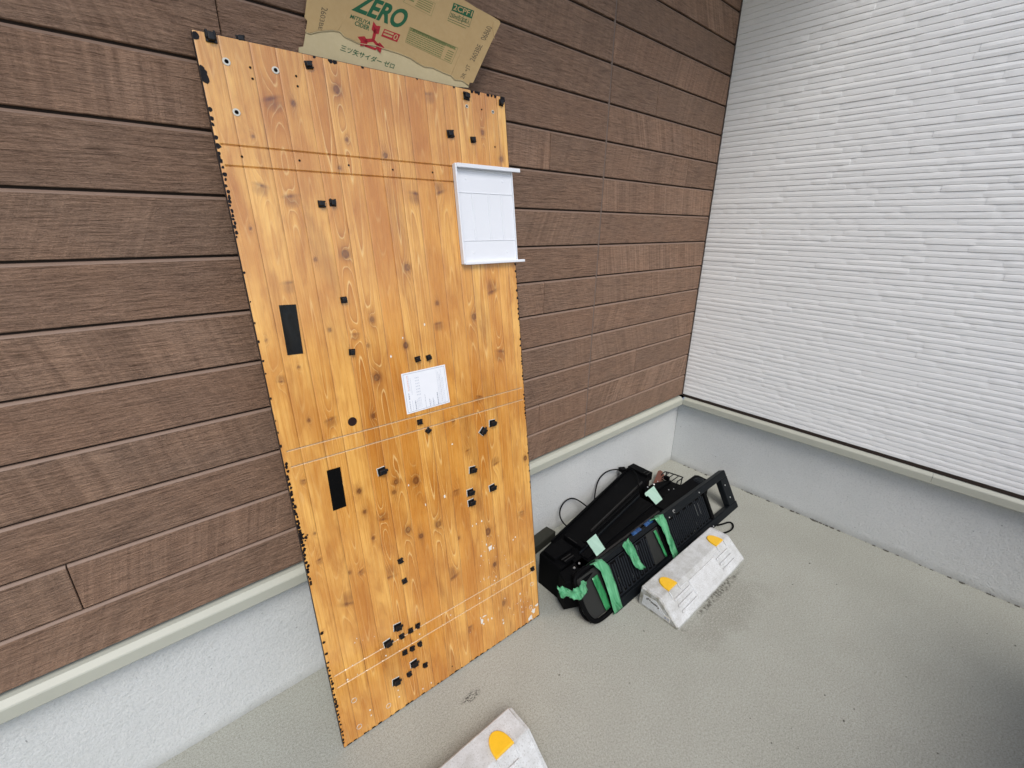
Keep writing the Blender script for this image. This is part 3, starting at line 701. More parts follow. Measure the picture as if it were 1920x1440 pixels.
# ------------------------------------------------------------------ white plastic tray hooked on the right rim
tray = empty('plastic_tray', mat=BM @ Matrix.Translation((.6675, 1.5960, .0015)))
tag(tray, 'shallow white plastic tray at the upper right rim of the pine board', 'tray')
tw, th, td = .2430, .3180, .020
mb = MB(); mb.box((0, 0, 0), (tw, th, .0025), .0006, 1); q = mb.build('tray_base', M_TRAY); q.parent = tray
mb = MB()
mb.box((-.004, -.002, .0), (.0035, th + .002, td), .0024, 3)
q = mb.build('side_rim', M_TRAY); q.parent = tray; mb = MB()
mb.box((tw - .0035, .0035, .0), (tw, th - .0035, .0085), .001, 2)         # low right rim
q = mb.build('side_rim', M_TRAY); q.parent = tray
mb = MB(); mb.box((.004, -.004, .0), (tw + .028, .0055, td - .003), .002, 3); q = mb.build('bottom_flange', M_TRAY); q.parent = tray
mb = MB(); mb.box((.004, th - .010, td - .006), (tw + .028, th + .003, td + .001), .002, 3); mb.box((.004, th - .003, .0), (tw, th + .001, td - .0062), .0005, 1)
for k in range(6): mb.box((.012 + k * .038, th - .016, .0025), (.012 + k * .038 + .030, th - .0132, .006), .0006, 1)
q = mb.build('top_flange', M_TRAY); q.parent = tray
mb = MB()
mb.box((.0035, .0755, .0025), (tw - .0036, .0785, .0042), .0007, 1); mb.box((.0035, .232, .0025), (tw - .0036, .235, .0042), .0007, 1)
for x in (.0625, .130, .187): mb.box((x - .0018, .0786, .0025), (x + .0015, .2319, .0044), .0007, 1); mb.box((x + .0065, .0786, .0025), (x + .0078, .2319, .0034), .0004, 1)
for x, y in ((.045, .277), (.200, .277), (.050, .036), (.200, .036)): mb.disc((x, y, .0025), .0045, .0008, 18, r2=.0035)
q = mb.build('ribs', M_TRAY); q.parent = tray

# ------------------------------------------------------------------ cardboard carton
KM = Matrix([[K_U[0], 0, K_N[0], K_O[0]], [K_U[1], 0, K_N[1], K_O[1]], [0, 1, 0, K_O[2]], [0, 0, 0, 1]])
kart = empty('cardboard_carton', mat=KM)
tag(kart, 'torn drinks carton with green and red print above the pine board', 'carton')
def kput(o): o.parent = kart; return o
mb = MB(); mb.prism(K_TEAR + K_TOP, .0010, .0030, bev=.0003); kput(mb.build('printed_layer', M_CART))
low = list(K_TEAR[::-1]); low = [(x, y + .006) for x, y in K_TEAR] + K_LOW
mb = MB(); mb.prism(low, -.0012, .0009, bev=.0003); kput(mb.build('torn_layer', M_CARTL))
# curled lip of torn paper, creases
mb = MB(); pts = [(x, y - .0012 + RNG.uniform(-.0006, .0006), .0026) for x, y in K_TEAR]; mb.tube(pts, .0011, 6); kput(mb.build('torn_lip', M_CARTL, smooth=True))
for a in (K_CR1, K_CR2):
    mb = MB(); mb.tube([(a[0][0], a[0][1], .0026), ((a[0][0] + a[1][0]) / 2, (a[0][1] + a[1][1]) / 2, .0025), (a[1][0], a[1][1], .0026)], .0008, 6); kput(mb.build('crease', M_CART, smooth=True))
mb = MB(); mb.tube([(.6150, .2440, .0028), (.6070, .2300, .0036), (.6120, .2060, .0036), (.6155, .1960, .0028)], .0009, 6, 2)
kput(mb.build('crease', M_CART, smooth=True))
ZP = .0034
def quad_map(q):
    bl, br, tr, tl = [Vector(p) for p in q]
    return lambda s_, t: (bl * (1 - s_) + br * s_) * (1 - t) + (tl * (1 - s_) + tr * s_) * t
def text_mesh(s_, bold=0.0):
    cu = bpy.data.curves.new('txt', 'FONT'); cu.body = s_; cu.offset = bold; cu.resolution_u = 4
    to = bpy.data.objects.new('txt', cu); COL.objects.link(to)
    dg = bpy.context.evaluated_depsgraph_get(); me = bpy.data.meshes.new_from_object(to.evaluated_get(dg))
    bpy.data.objects.remove(to); bpy.data.curves.remove(cu)
    return me
def text_quad(name, s_, q, m, z, parent, bold=0.0, inv=None):
    me = text_mesh(s_, bold); n = len(me.vertices)
    if n == 0: return None
    c = np.zeros(n * 3); me.vertices.foreach_get('co', c); c = c.reshape(-1, 3)
    lo = c.min(0); hi = c.max(0); f_ = quad_map(q)
    for v_ in me.vertices:
        p = f_((v_.co.x - lo[0]) / (hi[0] - lo[0]), (v_.co.y - lo[1]) / (hi[1] - lo[1])); v_.co = (p.x, p.y, z)
    me.materials.clear(); me.materials.append(m)
    o = bpy.data.objects.new(name, me); COL.objects.link(o); o.parent = parent; return o
def qpoly(mb, q, z, mi=0): mb.poly([(p[0], p[1], z) for p in q], mi)
def subq(q, s0, t0, s1, t1):
    f_ = quad_map(q); return [tuple(f_(s0, t0)), tuple(f_(s1, t0)), tuple(f_(s1, t1)), tuple(f_(s0, t1))]
text_quad('printed_word', 'ZERO', K_ZERO, M_GRN, ZP, kart, .035)
text_quad('printed_word', 'MITSUYA', K_MITS, M_GRN, ZP, kart, .02)
text_quad('printed_word', 'CIDER', K_CIDE, M_GRN, ZP, kart, .02)
text_quad('printed_word', '三ツ矢サイダー ゼロ', K_JT, M_GRN, .0014, kart, .012)
text_quad('printed_word', '2603BE   06860', subq(K_S1, .34, .0, 1.0, 1.0), M_KINK, ZP, kart, 0)
text_quad('printed_word', '2R +JT', subq(K_S1, .0, .0, .26, 1.0), M_KINK, ZP, kart, 0)
text_quad('printed_word', '2603BE', [K_S2[3], K_S2[0], K_S2[1], K_S2[2]], M_KINK, ZP, kart, 0)
mb = MB(); qpoly(mb, K_GRN, ZP); pn = mb.build('green_box', M_GRN, kart, recalc=False)
text_quad('printed_word', '2CPF1', subq(K_GRN, .05, .15, .95, .86), M_CART, ZP + .0004, kart, .012)
mb = MB()
def outline(q, wd_s, wd_t, z, mi=0):
    for a in ((0, 0, 1, wd_t), (0, 1 - wd_t, 1, 1), (0, wd_t, wd_s, 1 - wd_t), (1 - wd_s, wd_t, 1, 1 - wd_t)): qpoly(mb, subq(q, *a), z, mi)
outline(K_250B, .012, .05, ZP, 0); qpoly(mb, subq(K_250B, .60, .05, .615, .95), ZP)
outline(K_NOTE, .01, .02, ZP, 1)
# rows of fine print
def rows(q, n, mi, s0=.04, s1=.96, fill=.45, maxrun=.07, z=ZP):
    for r_ in range(n):
        t = (n - r_ - .7) / n; s_ = s0
        while s_ < s1:
            L = RNG.uniform(.008, maxrun); qpoly(mb, subq(q, s_, t, min(s_ + L, s1), t + fill / n), z, mi); s_ += L + .008
rows(subq(K_TXT, 0, .03, .78, .97), 8, 1, fill=.5); rows(subq(K_TXT, .0, .78, 1, .99), 2, 1, fill=.6); rows(subq(K_TXT, .82, .05, .97, .7), 5, 1, fill=.35, maxrun=.3); rows(subq(K_TXT, .05, .8, .98, .98), 1, 1)
outline(subq(K_TXT, .02, .0, 1, .98), .006, .02, ZP, 1); rows(subq(K_NOTE, .36, .12, .95, .95), 5, 1, fill=.4, maxrun=.12); rows(subq(K_NOTE, .06, .3, .3, .9), 3, 1, fill=.6, maxrun=.2)
rows(K_SM, 1, 1, fill=.5)
mb.build('fine_print', [M_GRN, M_OLIVE], kart, recalc=False)
text_quad('printed_word', '250ml缶/20本入', subq(K_250B, .04, .2, .96, .82), M_GRN, ZP + .0003, kart, .004)
# three-arrow emblem
mb = MB(); cx, cy = .2010, .1125
def arrow(tipx, tipy, w0=.0085):
    d = Vector((tipx - cx, tipy - cy)); L = d.length; d.normalize(); n_ = Vector((-d.y, d.x)); c0 = Vector((cx, cy))
    def P_(a, b): p = c0 + d * a * L + n_ * b; return (p.x, p.y, ZP)
    mb.poly([P_(.0, -w0 * .45), P_(.62, -w0 * .55), P_(.62, w0 * .55), P_(.0, w0 * .45)])
    for a in (.40, .62):
        mb.poly([P_(a, 0), P_(a + .12, -w0 * 1.25), P_(a + .40, -w0 * 1.25), P_(a + .28, 0)]); mb.poly([P_(a, 0), P_(a + .28, 0), P_(a + .40, w0 * 1.25), P_(a + .12, w0 * 1.25)])
arrow(.2160, .1535); arrow(.1600, .1015); arrow(.2260, .0930)
mb.build('arrow_emblem', M_RED, kart, recalc=False)
mb = MB(); qpoly(mb, K_BAN, .0016); mb.build('red_banner', M_RED, kart, recalc=False)
mb = MB(); qpoly(mb, K_RED, ZP); mb.build('red_box', M_RED, kart, recalc=False)
text_quad('printed_word', '0', subq(K_RED, .68, .14, .92, .86), M_CART, ZP + .0004, kart, .01)
mb = MB(); rows(subq(K_RED, .04, .12, .64, .9), 2, 0, fill=.6, maxrun=.16, z=ZP + .0004); mb.build('fine_print', M_CART, kart, recalc=False)

# ------------------------------------------------------------------ parking stops
def parking_stop(x0, y0, label, seed):
    L, D, Hh = .700, .214, .100
    root = empty('parking_stop', (x0, y0, 0)); tag(root, label, 'parking stop', 'grey plastic parking stops on the slab')
    r = random.Random(seed)
    # body: trapezoid, small upright lip at the front, softened ends
    prof = [(0, 0), (0, .010), (.004, .014), (.106, .099), (.110, .1), (.202, .1), (.207, .096), (.214, .012), (.214, 0)]
    bm = bmesh.new(); xs = [0.0, .004, .012] + [L * k / 28 for k in range(1, 28)] + [L - .012, L - .004, L]
    ring = []
    for x in xs:
        e = max(0, .012 - min(x, L - x)); ins = e * .55
        rg = []
        for (y, z) in prof:
            yy = .107 + (y - .107) * (1 - ins / .107); zz = z * (1 - ins * .5 / .1); rg.append(bm.verts.new((x, yy, zz)))
        ring.append(rg)
    n = len(prof)
    for A_, B_ in zip(ring[:-1], ring[1:]):
        for k in range(n): bm.faces.new((A_[k], A_[(k + 1) % n], B_[(k + 1) % n], B_[k]))
    bm.faces.new(ring[0]); bm.faces.new(ring[-1]); bmesh.ops.recalc_face_normals(bm, faces=bm.faces)
    me = bpy.data.meshes.new('stop_body'); bm.to_mesh(me); bm.free(); me.materials.append(M_BLOCK)
    at = me.attributes.new('dirt', 'FLOAT', 'POINT'); at.data.foreach_set('value', [(.75 if v.co.x < .01 else 0) + (.55 if v.co.z > .09 else 0) * (1 - v.co.x / L * .8) + (.5 if v.co.z < .012 else 0) for v in me.vertices])
    o = bpy.data.objects.new('stop_body', me); COL.objects.link(o); o.parent = root
    # front slope frame: s along x, t up the slope
    a = Vector((0, .004, .014)); b = Vector((0, .106, .099)); d = (b - a); Ls = d.length; d.normalize(); nn = Vector((0, -d.z, d.y))
    SM = Matrix([[1, d.x, nn.x, a.x], [0, d.y, nn.y, a.y], [0, d.z, nn.z, a.z], [0, 0, 0, 1]])
    mb = MB(); mb.box((.225, .016, -.001), (.481, .107, .0042), .0015, 2, SM); q = mb.build('name_plate', M_BLOCK, root)
    for xa, xb in ((.076, .216), (.492, .622)):
        mb = MB()
        for t in (.030, .058, .087): mb.box((xa, t - .0055, -.0005), (xb, t + .0055, .0085), .0030, 2, SM)
        for t in (.110,): mb.box((xb - .06 if xa < .3 else xa, t - .003, -.0005), (xb if xa < .3 else xa + .06, t + .003, .003), .0012, 2, SM)
        mb.build('grip_ridges', M_BLOCK, root)
    # rim line near both ends on the slope and top
    for xx in (.012, L - .012):
        mb = MB(); mb.tube([(xx, .010, .0185), (xx, .104, .0985), (xx, .112, .1006), (xx, .198, .1006)], .0014, 6)
        mb.build('end_rim', M_BLOCK, root, smooth=True)
    # yellow reflectors: half ovals on the top, flat edge to the front
    for xa in (.075, .553):
        pts = []
        w_ = .076
        for k in range(17):
            t = math.pi * k / 16; pts.append((xa + w_ / 2 - w_ / 2 * math.cos(t), .1045 + .070 * math.sin(t) ** .8))
        mb = MB(); mb.prism(pts, .0985, .1090, bev=.0035); mb.build('reflector', M_YEL, root)
        # channel in the slope below the reflector
        mb = MB(); mb.box((xa - .004, Ls - .030, -.0005), (xa + .0015, Ls - .002, .0062), .001, 1, SM); mb.build('reflector_seat', M_BLOCK, root); mb = MB(); mb.box((xa + w_ - .0015, Ls - .030, -.0005), (xa + w_ + .004, Ls - .002, .0062), .001, 1, SM)
        mb.build('reflector_seat', M_BLOCK, root)
    # end plate recess and sticker on the near end
    mb = MB(); mb.prism([(.040, .012), (.190, .012), (.186, .070), (.120, .078)], -.0008, .0008, fn=lambda x, y, z: (z - .0002, x, y)); mb.build('end_plate', M_BLOCK, root)
    mb = MB()
    for k in range(9): blob(mb, .165 - k * .0075, .062 - k * .0012 + r.uniform(-.004, .004), .0035, .005)
    o2 = mb.build('end_scuffs', simple('scuff', (.10, .09, .075), .8, .2), root, recalc=False)
    for v_ in o2.data.vertices: v_.co = (-.0022, v_.co.x, v_.co.y)
    mb = MB(); mb.box((-.0020, .042, .012), (-.0003, .072, .036), .0003, 1); st = mb.build('sticker', M_PEARL, root)
    mb = MB()
    for k in range(6): mb.box((-.0026, .045 + k * .0022, .016), (-.0021, .0462 + k * .0022, .032))
    mb.box((-.0026, .0455 + .014, .017), (-.0021, .069, .031)); q = mb.build('sticker_print', M_INKG); q.parent = st
    return root
parking_stop(-1.361, -.821, 'dirty grey parking stop with two yellow reflectors in front of the black pile', 1)
parking_stop(-2.897, -.836, 'parking stop cut off by the bottom edge, just below the pine board', 2)

# ------------------------------------------------------------------ pile of black parts in the corner
# 1. long slotted housing standing on edge, leaning back; s = x, t = up its face
vc = Vector((0, .49, .871)).normalized(); nc = Vector((0, -.871, .49)).normalized()
CM = Matrix([[1, vc.x, nc.x, 0], [0, vc.y, nc.y, -.58], [0, vc.z, nc.z, .010], [0, 0, 0, 1]])
CMR = CM @ Matrix.Translation((-1.66, 0, 0))
hs = empty('slotted_housing', mat=CMR)
tag(hs, 'black slotted housing strapped with green tape, with an open frame end, behind the parking stop', 'equipment frame')
def hp(mb, name, m, smooth=False): o = mb.build(name, m, smooth=smooth); o.parent = hs; o.matrix_parent_inverse = Matrix.Translation((1.66, 0, 0)); return o
mb = MB(); mb.box((-.945, .205, -.040), (-.205, .247, .004), .006, 2); hp(mb, 'top_rail', M_BLKS)
mb = MB(); mb.box((-1.50, .214, -.040), (-.947, .238, -.004), .004, 2)
hp(mb, 'top_rail', M_BLKS)
mb = MB(); mb.box((-1.50, -.010, -.040), (-.19, .034, .002), .005, 2); hp(mb, 'bottom_rail', M_BLKS)
mb = MB(); mb.box((-.287, .0345, -.038), (-.200, .2045, .0015), .004, 2); hp(mb, 'end_bar', M_BLKS)
for lo, hi in (((-.505, .0345, -.030), (-.478, .2045, -.002)), ((-1.00, .0345, -.030), (-.93, .2045, -.012)), ((-1.49, .0345, -.030), (-1.462, .2045, -.004))):
    mb = MB(); mb.box(lo, hi, .003, 2); hp(mb, 'cross_bar', M_BLK)
M_RIBS = simple('slot_rib_plastic', (.014, .0165, .020), .5, .15)
def slotted(x0, x1, nrow_, name, z=-.012):
    mb = MB(); mb.box((x0, .0345, z - .010), (x1, .2045, z - .004))
    x = x0 + .006; k = 0
    while x < x1 - .010:
        # ribs in two staggered rows
        o1 = (.010 if (k // 5) % 2 else -.008) + .003 * ((k * 7) % 3 - 1); mid = .118 + o1
        mb.box((x, .040 if k % 2 else .052, z - .004), (x + .0090, .188 if (k // 2) % 2 else .200, z + .003), .001, 1)
        x += .0180; k += 1
    mb.box((x0, .0346, z - .004), (x1, .0400, z - .0002)); mb.box((x0, .200, z - .004), (x1, .2040, z - .0002))
    q = hp(mb, name, [M_RIBS, M_HOLE])
    for f_ in q.data.polygons:
        if max(q.data.vertices[i].co.z for i in f_.vertices) < z - .0038: f_.material_index = 1
slotted(-.928, -.506, 2, 'slotted_panel'); slotted(-1.458, -1.115, 2, 'slotted_panel', -.014)
mb = MB(); mb.box((-1.110, .036, -.024), (-1.002, .203, -.016), .002, 1); hp(mb, 'side_plate', M_BLKG)
# back body behind the face
mb = MB(); mb.box((-1.645, .020, -.030), (-1.492, .225, -.020), .003, 1); hp(mb, 'end_plate', M_BLKG)
mb = MB(); mb.tube([(-1.49, .012, -.012), (-1.57, .010, -.012), (-1.625, .018, -.012), (-1.652, .055, -.012), (-1.665, .110, -.012), (-1.668, .200, -.012), (-1.66, .238, -.020), (-1.60, .245, -.026), (-1.50, .240, -.026)], .0105, 12, 3); hp(mb, 'end_loop', M_BLK, True)
# screws
for x, t, r_ in ((-.557, .226, .0045), (-.901, .213, .0045), (-.262, .163, .0050), (-.251, .079, .0050), (-.531, .004, .0050)):
    mb = MB(); mb.disc((x, t, .0042), r_, .0018, 14, r2=r_ * .8); hp(mb, 'screw', M_SCRW)
mb = MB(); mb.tube([(-.845 + .009 * math.cos(a * .45), .226 + .009 * math.sin(a * .45), .0048) for a in range(13)], .0014, 6); hp(mb, 'lock_ring', M_SCRW)
# painted glints in some slots, as thin bright steel slivers
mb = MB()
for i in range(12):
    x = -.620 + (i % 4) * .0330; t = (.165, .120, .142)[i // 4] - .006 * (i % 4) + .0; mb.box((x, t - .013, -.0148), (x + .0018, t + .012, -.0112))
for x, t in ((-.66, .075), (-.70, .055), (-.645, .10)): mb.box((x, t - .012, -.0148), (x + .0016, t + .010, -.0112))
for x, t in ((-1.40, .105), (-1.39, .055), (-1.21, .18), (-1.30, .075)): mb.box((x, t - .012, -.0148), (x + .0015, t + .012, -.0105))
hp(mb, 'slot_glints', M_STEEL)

# tape strips with folds
def strip(name, path, wd, m, parent, n=14, cross=5, jit=.0022, seed=3, inv=None, wave=.0):
    """path: list of (point, width-vector); builds a crumpled ribbon with a little thickness"""
    r = random.Random(seed); pts = []
    for k in range(n + 1):
        t = k / n * (len(path) - 1); i = min(int(t), len(path) - 2); f_ = t - i
        c = Vector(path[i][0]) * (1 - f_) + Vector(path[i + 1][0]) * f_; wv = Vector(path[i][1]) * (1 - f_) + Vector(path[i + 1][1]) * f_
        pts.append((c, wv))
    V = []; F = []
    for k, (c, wv) in enumerate(pts):
        for j in range(cross):
            s_ = j / (cross - 1) - .5
            V.append(c + wv * s_ + Vector((r.uniform(-jit, jit), r.uniform(-jit, jit), r.uniform(-jit, jit))) * (1 if 0 < k < n else .5) + Vector((0, -wave, wave)) * math.sin(s_ * 9 + k * .6))
    for k in range(n):
        for j in range(cross - 1):
            a = k * cross + j; F.append((a, a + 1, a + cross + 1, a + cross))
    o = mesh(name, V, F, m, smooth=True)
    md = o.modifiers.new('solid', 'SOLIDIFY'); md.thickness = .0008
    o.parent = parent
    if inv is not None: o.matrix_parent_inverse = inv
    return o
inv = Matrix.Translation((1.66, 0, 0))
strip('green_tape', [((-1.515, .243, -.050), (.060, 0, .0)), ((-1.512, .250, .004), (.058, 0, 0)), ((-1.485, .205, .010), (.060, 0, 0)), ((-1.480, .110, .010), (.062, 0, 0)), ((-1.485, .000, .008), (.062, 0, 0)), ((-1.485, -.012, -.02), (.060, 0, 0))], 0, M_GTAPE, hs, 20, 6, .0014, 5, inv)
strip('green_tape', [((-1.548, .196, -.006), (.040, 0, 0)), ((-1.535, .110, -.008), (.040, 0, 0)), ((-1.525, .028, -.010), (.034, 0, 0))], 0, M_GTAPE2, hs, 10, 4, .0012, 6, inv)
strip('green_tape', [((-1.000, .246, -.036), (.070, 0, 0)), ((-.985, .254, .006), (.072, 0, 0)), ((-.972, .200, .010), (.060, 0, 0)), ((-.968, .110, .012), (.052, .0, 0)), ((-.962, .020, .008), (.050, 0, 0)), ((-.960, -.011, -.01), (.048, 0, 0))], 0, M_GTAPE, hs, 20, 7, .0024, 8, inv, .002)
strip('green_tape', [((-1.045, .200, -.004), (.020, 0, 0)), ((-1.030, .120, -.004), (.022, 0, 0)), ((-1.020, .045, -.004), (.016, 0, 0))], 0, M_GTAPE2, hs, 10, 4, .0012, 9, inv)
strip('green_tape', [((-1.292, .250, .004), (.060, .010, 0)), ((-1.280, .205, .010), (.058, .0, 0)), ((-1.276, .165, .014), (.036, 0, .012)), ((-1.268, .125, .012), (.060, -.01, 0)), ((-1.245, .085, .014), (.050, -.012, 0))], 0, M_GTAPE, hs, 14, 6, .0036, 12, inv, .002)
# blue film under the top rail
for x0_, x1_ in ((-1.200, -1.120), (-1.085, -1.012)):
    strip('blue_film', [((x0_, .2415, -.022), (0, .020, -.020)), ((x1_, .2415, -.022), (0, .020, -.020))], 0, M_BLUE, hs, 6, 4, .002, 15, inv)
# crumpled tape end on the left
strip('green_tape', [((-1.800, .258, .034), (.0, .045, .0)), ((-1.770, .242, .042), (-.01, .052, .0)), ((-1.735, .212, .036), (0, .044, .01)), ((-1.700, .200, .040), (.01, .044, 0)), ((-1.668, .206, .036), (.02, .066, 0)), ((-1.640, .196, .026), (.015, .050, 0))], 0, M_GTAPE, hs, 18, 7, .0050, 21, inv, .003)

# 2. box behind the right half of it, with a round cap
bx = empty('black_box', (-.62, -.39, 0)); tag(bx, 'flat black box with a round cap, behind the open frame end', 'box')
mb = MB(); mb.prism([(-.860, -.452), (-.372, -.446), (-.356, -.436), (-.352, -.362), (-.368, -.346), (-.860, -.352)], .06, .198, bev=.004); local(mb.build('box_body', M_BLK), bx)
mb = MB(); mb.disc((-.412, -.402, .198), .036, .004, 32, r2=.034); mb.disc((-.412, -.402, .202), .028, .003, 32, r2=.022); local(mb.build('round_cap', M_BLKS), bx)
mb = MB(); mb.box((-.80, -.44, 0), (-.40, -.36, .0598), .003, 1); local(mb.build('foot_block', M_BLK), bx)

# 3. ridged long cover between housing and trough, two pale green tape squares
rc = empty('ridged_cover', (-1.15, -.34, 0)); tag(rc, 'long black cover with raised ridges and two pale mint tape squares', 'cover')
rot10 = math.atan2(.101, .653)
poly = [(-1.600, -.452), (-.868, -.452), (-.850, -.400), (-.838, -.252), (-.760, -.182), (-1.310, -.268), (-1.540, -.318)]
mb = MB(); mb.prism(poly, .02, .186, bev=.004); local(mb.build('cover_body', M_BLK), rc)
def ridge(p0, p1, w_, h0, h1, mb):
    a = Vector(p0); b = Vector(p1); n_ = (b - a).normalized(); s_ = Vector((-n_.y, n_.x)) * w_ / 2
    mb.prism([tuple(a - s_), tuple(b - s_), tuple(b + s_), tuple(a + s_)], h0, h1, bev=.0015)
for (p0, p1, w_, m_) in (((-1.475, -.420), (-.890, -.409), .010, M_RIB), ((-1.500, -.372), (-.866, -.330), .045, M_BLK), ((-1.495, -.340), (-.84, -.246), .007, M_BLKS), ((-1.42, -.302), (-.80, -.215), .012, M_BLK)):
    mb = MB(); ridge(p0, p1, w_, .186, .1965, mb); local(mb.build('ridge', m_), rc)
for qd in ([(-1.409, -.313), (-1.328, -.305), (-1.381, -.409), (-1.456, -.415)], [(-.798, -.257), (-.691, -.248), (-.778, -.361), (-.855, -.366)]):
    mb = MB(); mb.prism(qd, .1990, .2000); local(mb.build('tape_square', M_MINT), rc)
mb = MB(); mb.prism([(-1.425, -.345), (-1.406, -.343), (-1.430, -.396), (-1.447, -.398)], .2003, .2010); mb.prism([(-.812, -.262), (-.79, -.255), (-.812, -.286), (-.828, -.284)], .2003, .2010); local(mb.build('tape_corner', M_MINT), rc)

# 4. long trough against the wall
tr_ = empty('black_trough', (-1.1, -.15, 0)); tag(tr_, 'large black trough against the foundation, rearmost of the pile, with a raised end cap', 'trough')
BRc, FRc, FLc, BLc = (-.580, -.004), (-.584, -.155), (-1.640, -.352), (-1.640, -.206)
mb = MB(); mb.prism([BRc, FRc, FLc, BLc], .0, .184, bev=.005); local(mb.build('trough_body', M_BLK), tr_)
mb = MB()
ridge((-.70, -.170), (-1.32, -.268), .006, .184, .1995, mb); local(mb.build('front_lip', M_RIB), tr_)
mb = MB(); ridge((-.62, -.014), (-1.54, -.192), .010, .184, .2005, mb); local(mb.build('back_lip', M_BLK), tr_)
mb = MB(); ridge((-.588, -.006), (-.592, -.156), .060, .150, .204, mb); local(mb.build('end_cap', M_BLK), tr_)
for y in (-.150, -.126):
    mb = MB(); mb.box((-.615, y, .2042), (-.580, y + .004, .2068), .0008, 1); local(mb.build('cap_rib', M_RIB), tr_)
mb = MB(); mb.prism([(-.690, .020), (-.655, -.002), (-.672, -.030), (-.700, -.020)], .186, .212); local(mb.build('latch_tab', M_BLK), tr_)
# fittings at its left end
for lo, hi in (((-1.63, -.300, .184), (-1.50, -.222, .206)), ((-1.60, -.345, .184), (-1.53, -.305, .197)), ((-1.475, -.335, .184), (-1.44, -.215, .212))):
    mb = MB(); mb.box(lo, hi, .003, 2); local(mb.build('end_fitting', M_BLK), tr_)
for lo, hi in (((-1.600, -.338, .1972), (-1.535, -.334, .2002)), ((-1.605, -.322, .1972), (-1.540, -.318, .2002)), ((-1.4725, -.30, .2122), (-1.4690, -.24, .2138))):
    mb = MB(); mb.box(lo, hi, .0005, 1); local(mb.build('fitting_edge', M_RIB), tr_)
for x, y in ((-1.588, -.388), (-1.548, -.384)):
    mb = MB(); mb.disc((x, y, .184), .005, .006, 12); mb.disc((x, y, .190), .0055, .003, 12, r2=.004); local(mb.build('screw', M_SCRW), tr_)
mb = MB(); mb.prism([(-1.665, -.360), (-1.50, -.358), (-1.50, -.455), (-1.60, -.470), (-1.690, -.425)], .03, .186, bev=.006); local(mb.build('lower_bracket', M_BLK), tr_)
mb = MB(); mb.box((-1.640, -.452, .186), (-1.545, -.412, .199), .004, 2); local(mb.build('end_fitting', M_BLK), tr_)

# 5. cables
def cable(label, pts, r_, sm=3, name='cable'):
    mb = MB(); c = Vector(pts[0]); mb.tube([Vector(p) - c for p in pts], r_, 8, sm); o = mb.build(name, M_BLK, smooth=True); o.location = c; tag(o, label, 'cable', 'black cables of the pile'); return o
cable('thin black cable in a small round loop against the foundation', [(-1.20, -.10, .010), (-1.232, -.03, .030), (-1.272, -.005, .095), (-1.262, .012, .150), (-1.205, .020, .182), (-1.135, .018, .170), (-1.065, .0, .110), (-1.03, -.06, .06)], .0042)
cable('thin black cable arching in front of the foundation from the trough end cap', [(-.690, -.01, .200), (-.745, .010, .222), (-.830, .018, .232), (-.895, .020, .205), (-.925, .015, .150), (-.965, -.01, .090), (-1.00, -.06, .04)], .0042)
cable('black cable curving across the top of the trough near its end cap', [(-.655, -.02, .206), (-.650, -.070, .216), (-.690, -.125, .214), (-.745, -.165, .210), (-.785, -.205, .206)], .0042)
cable('black cable loop lying on the slab beyond the yellow reflectors', [(-.50, -.59, .012), (-.455, -.605, .008), (-.395, -.622, .007), (-.412, -.652, .007), (-.462, -.665, .007), (-.52, -.655, .008), (-.60, -.62, .008)], .0048)
cable('thick black cable bending below the crumpled green tape', [(-1.640, -.465, .115), (-1.665, -.500, .060), (-1.640, -.535, .012), (-1.600, -.545, .010), (-1.575, -.500, .03), (-1.60, -.47, .08)], .0065)

# 6. metal bracket with screws
br = empty('black_bracket', (-.66, -.28, 0)); tag(br, 'small black bracket with silver screws between trough and round-capped box', 'bracket')
mb = MB(); mb.prism([(-.700, -.185), (-.590, -.190), (-.485, -.225), (-.470, -.330), (-.640, -.345), (-.735, -.250)], .02, .150, bev=.003); mb.box((-.500, -.240, .150), (-.480, -.205, .178), .002, 1); mb.box((-.66, -.262, .150), (-.50, -.250, .168), .002, 1); local(mb.build('bracket_body', M_BLK), br)
for x, y, z, r_ in ((-.600, -.198, .1502, .0075), (-.553, -.196, .1502, .004), (-.585, -.295, .1502, .004), (-.552, -.310, .1502, .004), (-.66, -.19, .1502, .005)):
    mb = MB(); mb.disc((x, y, z), r_, .003, 14, r2=r_ * .6); local(mb.build('screw', M_SCRW), br)
# 7. reddish wood offcuts
mb = MB(); c = Vector((-.36, -.09, 0))
mb.prism([(-.455 - c.x, -.112 - c.y), (-.452 - c.x, -.148 - c.y), (-.300 - c.x, -.105 - c.y), (-.268 - c.x, -.072 - c.y), (-.262 - c.x, -.050 - c.y), (-.285 - c.x, -.045 - c.y)], .0, .060, bev=.004)
o = mb.build('wood_offcut', M_WOODR); o.location = c; tag(o, 'reddish wood block touching the raised end of the trough', 'wood block')
mb = MB(); c = Vector((-.37, -.24, 0))
mb.prism([(-.47 - c.x, -.200 - c.y), (-.385 - c.x, -.190 - c.y), (-.300 - c.x, -.270 - c.y), (-.36 - c.x, -.330 - c.y), (-.46 - c.x, -.30 - c.y)], .0, .040, bev=.003)
o = mb.build('wood_offcut', M_WOODR); o.location = c; tag(o, 'reddish wood piece under the wire rack beside the round-capped box', 'wood block')
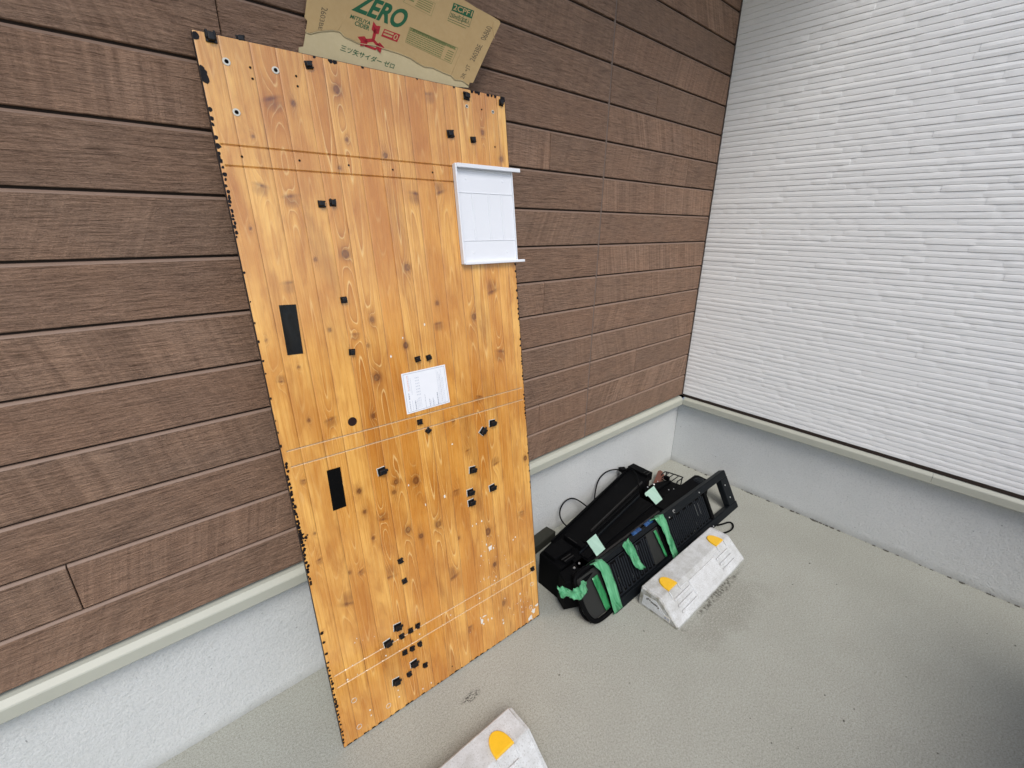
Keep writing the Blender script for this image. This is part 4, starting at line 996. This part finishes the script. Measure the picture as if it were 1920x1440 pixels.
# 8. wire rack
mb = MB(); c = Vector((-.30, -.16, 0)); 
def rp(x, y, z=.066): return (x - c.x, y - c.y, z)
mb.tube([rp(-.40, -.285), rp(-.345, -.215), rp(-.245, -.218), rp(-.240, -.205), rp(-.262, -.100), rp(-.275, -.088), rp(-.33, -.10)], .0042, 8, 1)
for yy, xa in ((-.185, -.248), (-.150, -.254), (-.118, -.260)): mb.tube([rp(xa, yy), rp(-.36, yy - .004)], .0032, 8)
mb.tube([rp(-.36, -.285, .04), rp(-.358, -.12, .052)], .004, 8); mb.tube([rp(-.262, -.10), rp(-.270, -.10, .002)], .004, 8); mb.tube([rp(-.243, -.21), rp(-.250, -.21, .002)], .004, 8)
o = mb.build('wire_rack', M_BLKS, smooth=True); o.location = c; tag(o, 'small black wire rack sticking out behind the pile', 'rack')
# 9. drab board piece by the panel
mb = MB(); c = Vector((-1.42, .0, 0)); mb.box((-.10, -.040, 0), (.085, .030, .052), .004, 2, Matrix.Rotation(.12, 4, 'Z')); o = mb.build('drab_box', M_OLV); o.location = c; tag(o, 'drab olive box half hidden behind the pine board edge against the foundation', 'box')

# ------------------------------------------------------------------ small car added unseen behind the camera to shade slab and walls
def car():
    root = empty('added_shade_car', (-1.45, -3.93, 0)); tag(root, 'dark grey small car added unseen behind the camera for its shade', 'car')
    paint = simple('car_paint', (.03, .032, .036), .3, .5, var=.02); glass = simple('car_glass', (.01, .012, .014), .08, .5); rub = simple('tyre_rubber', (.012, .012, .012), .8, .2)
    # side outline (y, z), swept across with a narrowing cabin
    prof = [(-3.30 + 1.55, .32), (-1.66, .55), (-1.70, .86), (-1.50, .95), (-.95, 1.02), (-.35, 1.40), (.9, 1.46), (1.45, 1.20), (1.62, .9), (1.66, .45), (1.60, .28), (-1.60, .24)]
    prof = [(-y, z) for y, z in prof]
    mb = MB()
    b_ = bmesh.new(); cols = []
    for x, sx_, sz in ((-.80, .97, .90), (-.74, 1.0, 1.0), (0, 1.015, 1.03), (.74, 1.0, 1.0), (.80, .97, .90)):
        cols.append([b_.verts.new((x * (1 - max(0, z - .95) * .42), y * sx_, .24 + (z - .24) * (sz if z > .9 else 1))) for y, z in prof])
    n = len(prof)
    for A_, B_ in zip(cols[:-1], cols[1:]):
        for k in range(n): b_.faces.new((A_[k], A_[(k + 1) % n], B_[(k + 1) % n], B_[k]))
    b_.faces.new(cols[0]); b_.faces.new(cols[-1]); mb._merge(b_); mb.build('body', paint, root)
    for sx_ in (-1, 1):
        for y in (1.12, -1.15):
            mb = MB(); mb.disc((0, 0, -.10), .29, .20, 32, Matrix.Translation((sx_ * .69, y, .29)) @ Matrix.Rotation(math.pi / 2, 4, 'Y')); wh = mb.build('wheel', rub, root)
            mb = MB(); mb.disc((0, 0, -.006), .19, .012, 24, Matrix.Translation((sx_ * .797, y, .29)) @ Matrix.Rotation(math.pi / 2, 4, 'Y')); q = mb.build('rim', M_STEEL); q.parent = wh
        mb = MB(); mb.box((sx_ * .70 - .06, 1.63, .72), (sx_ * .70 + .06, 1.70, .84), .02, 2); mb.build('tail_lamp', M_RED, root)
    mb = MB(); mb.poly([(-.52, .40, 1.375), (.52, .40, 1.375), (.60, .97, 1.03), (-.60, .97, 1.03)]); mb.build('rear_window', glass, root)
car()
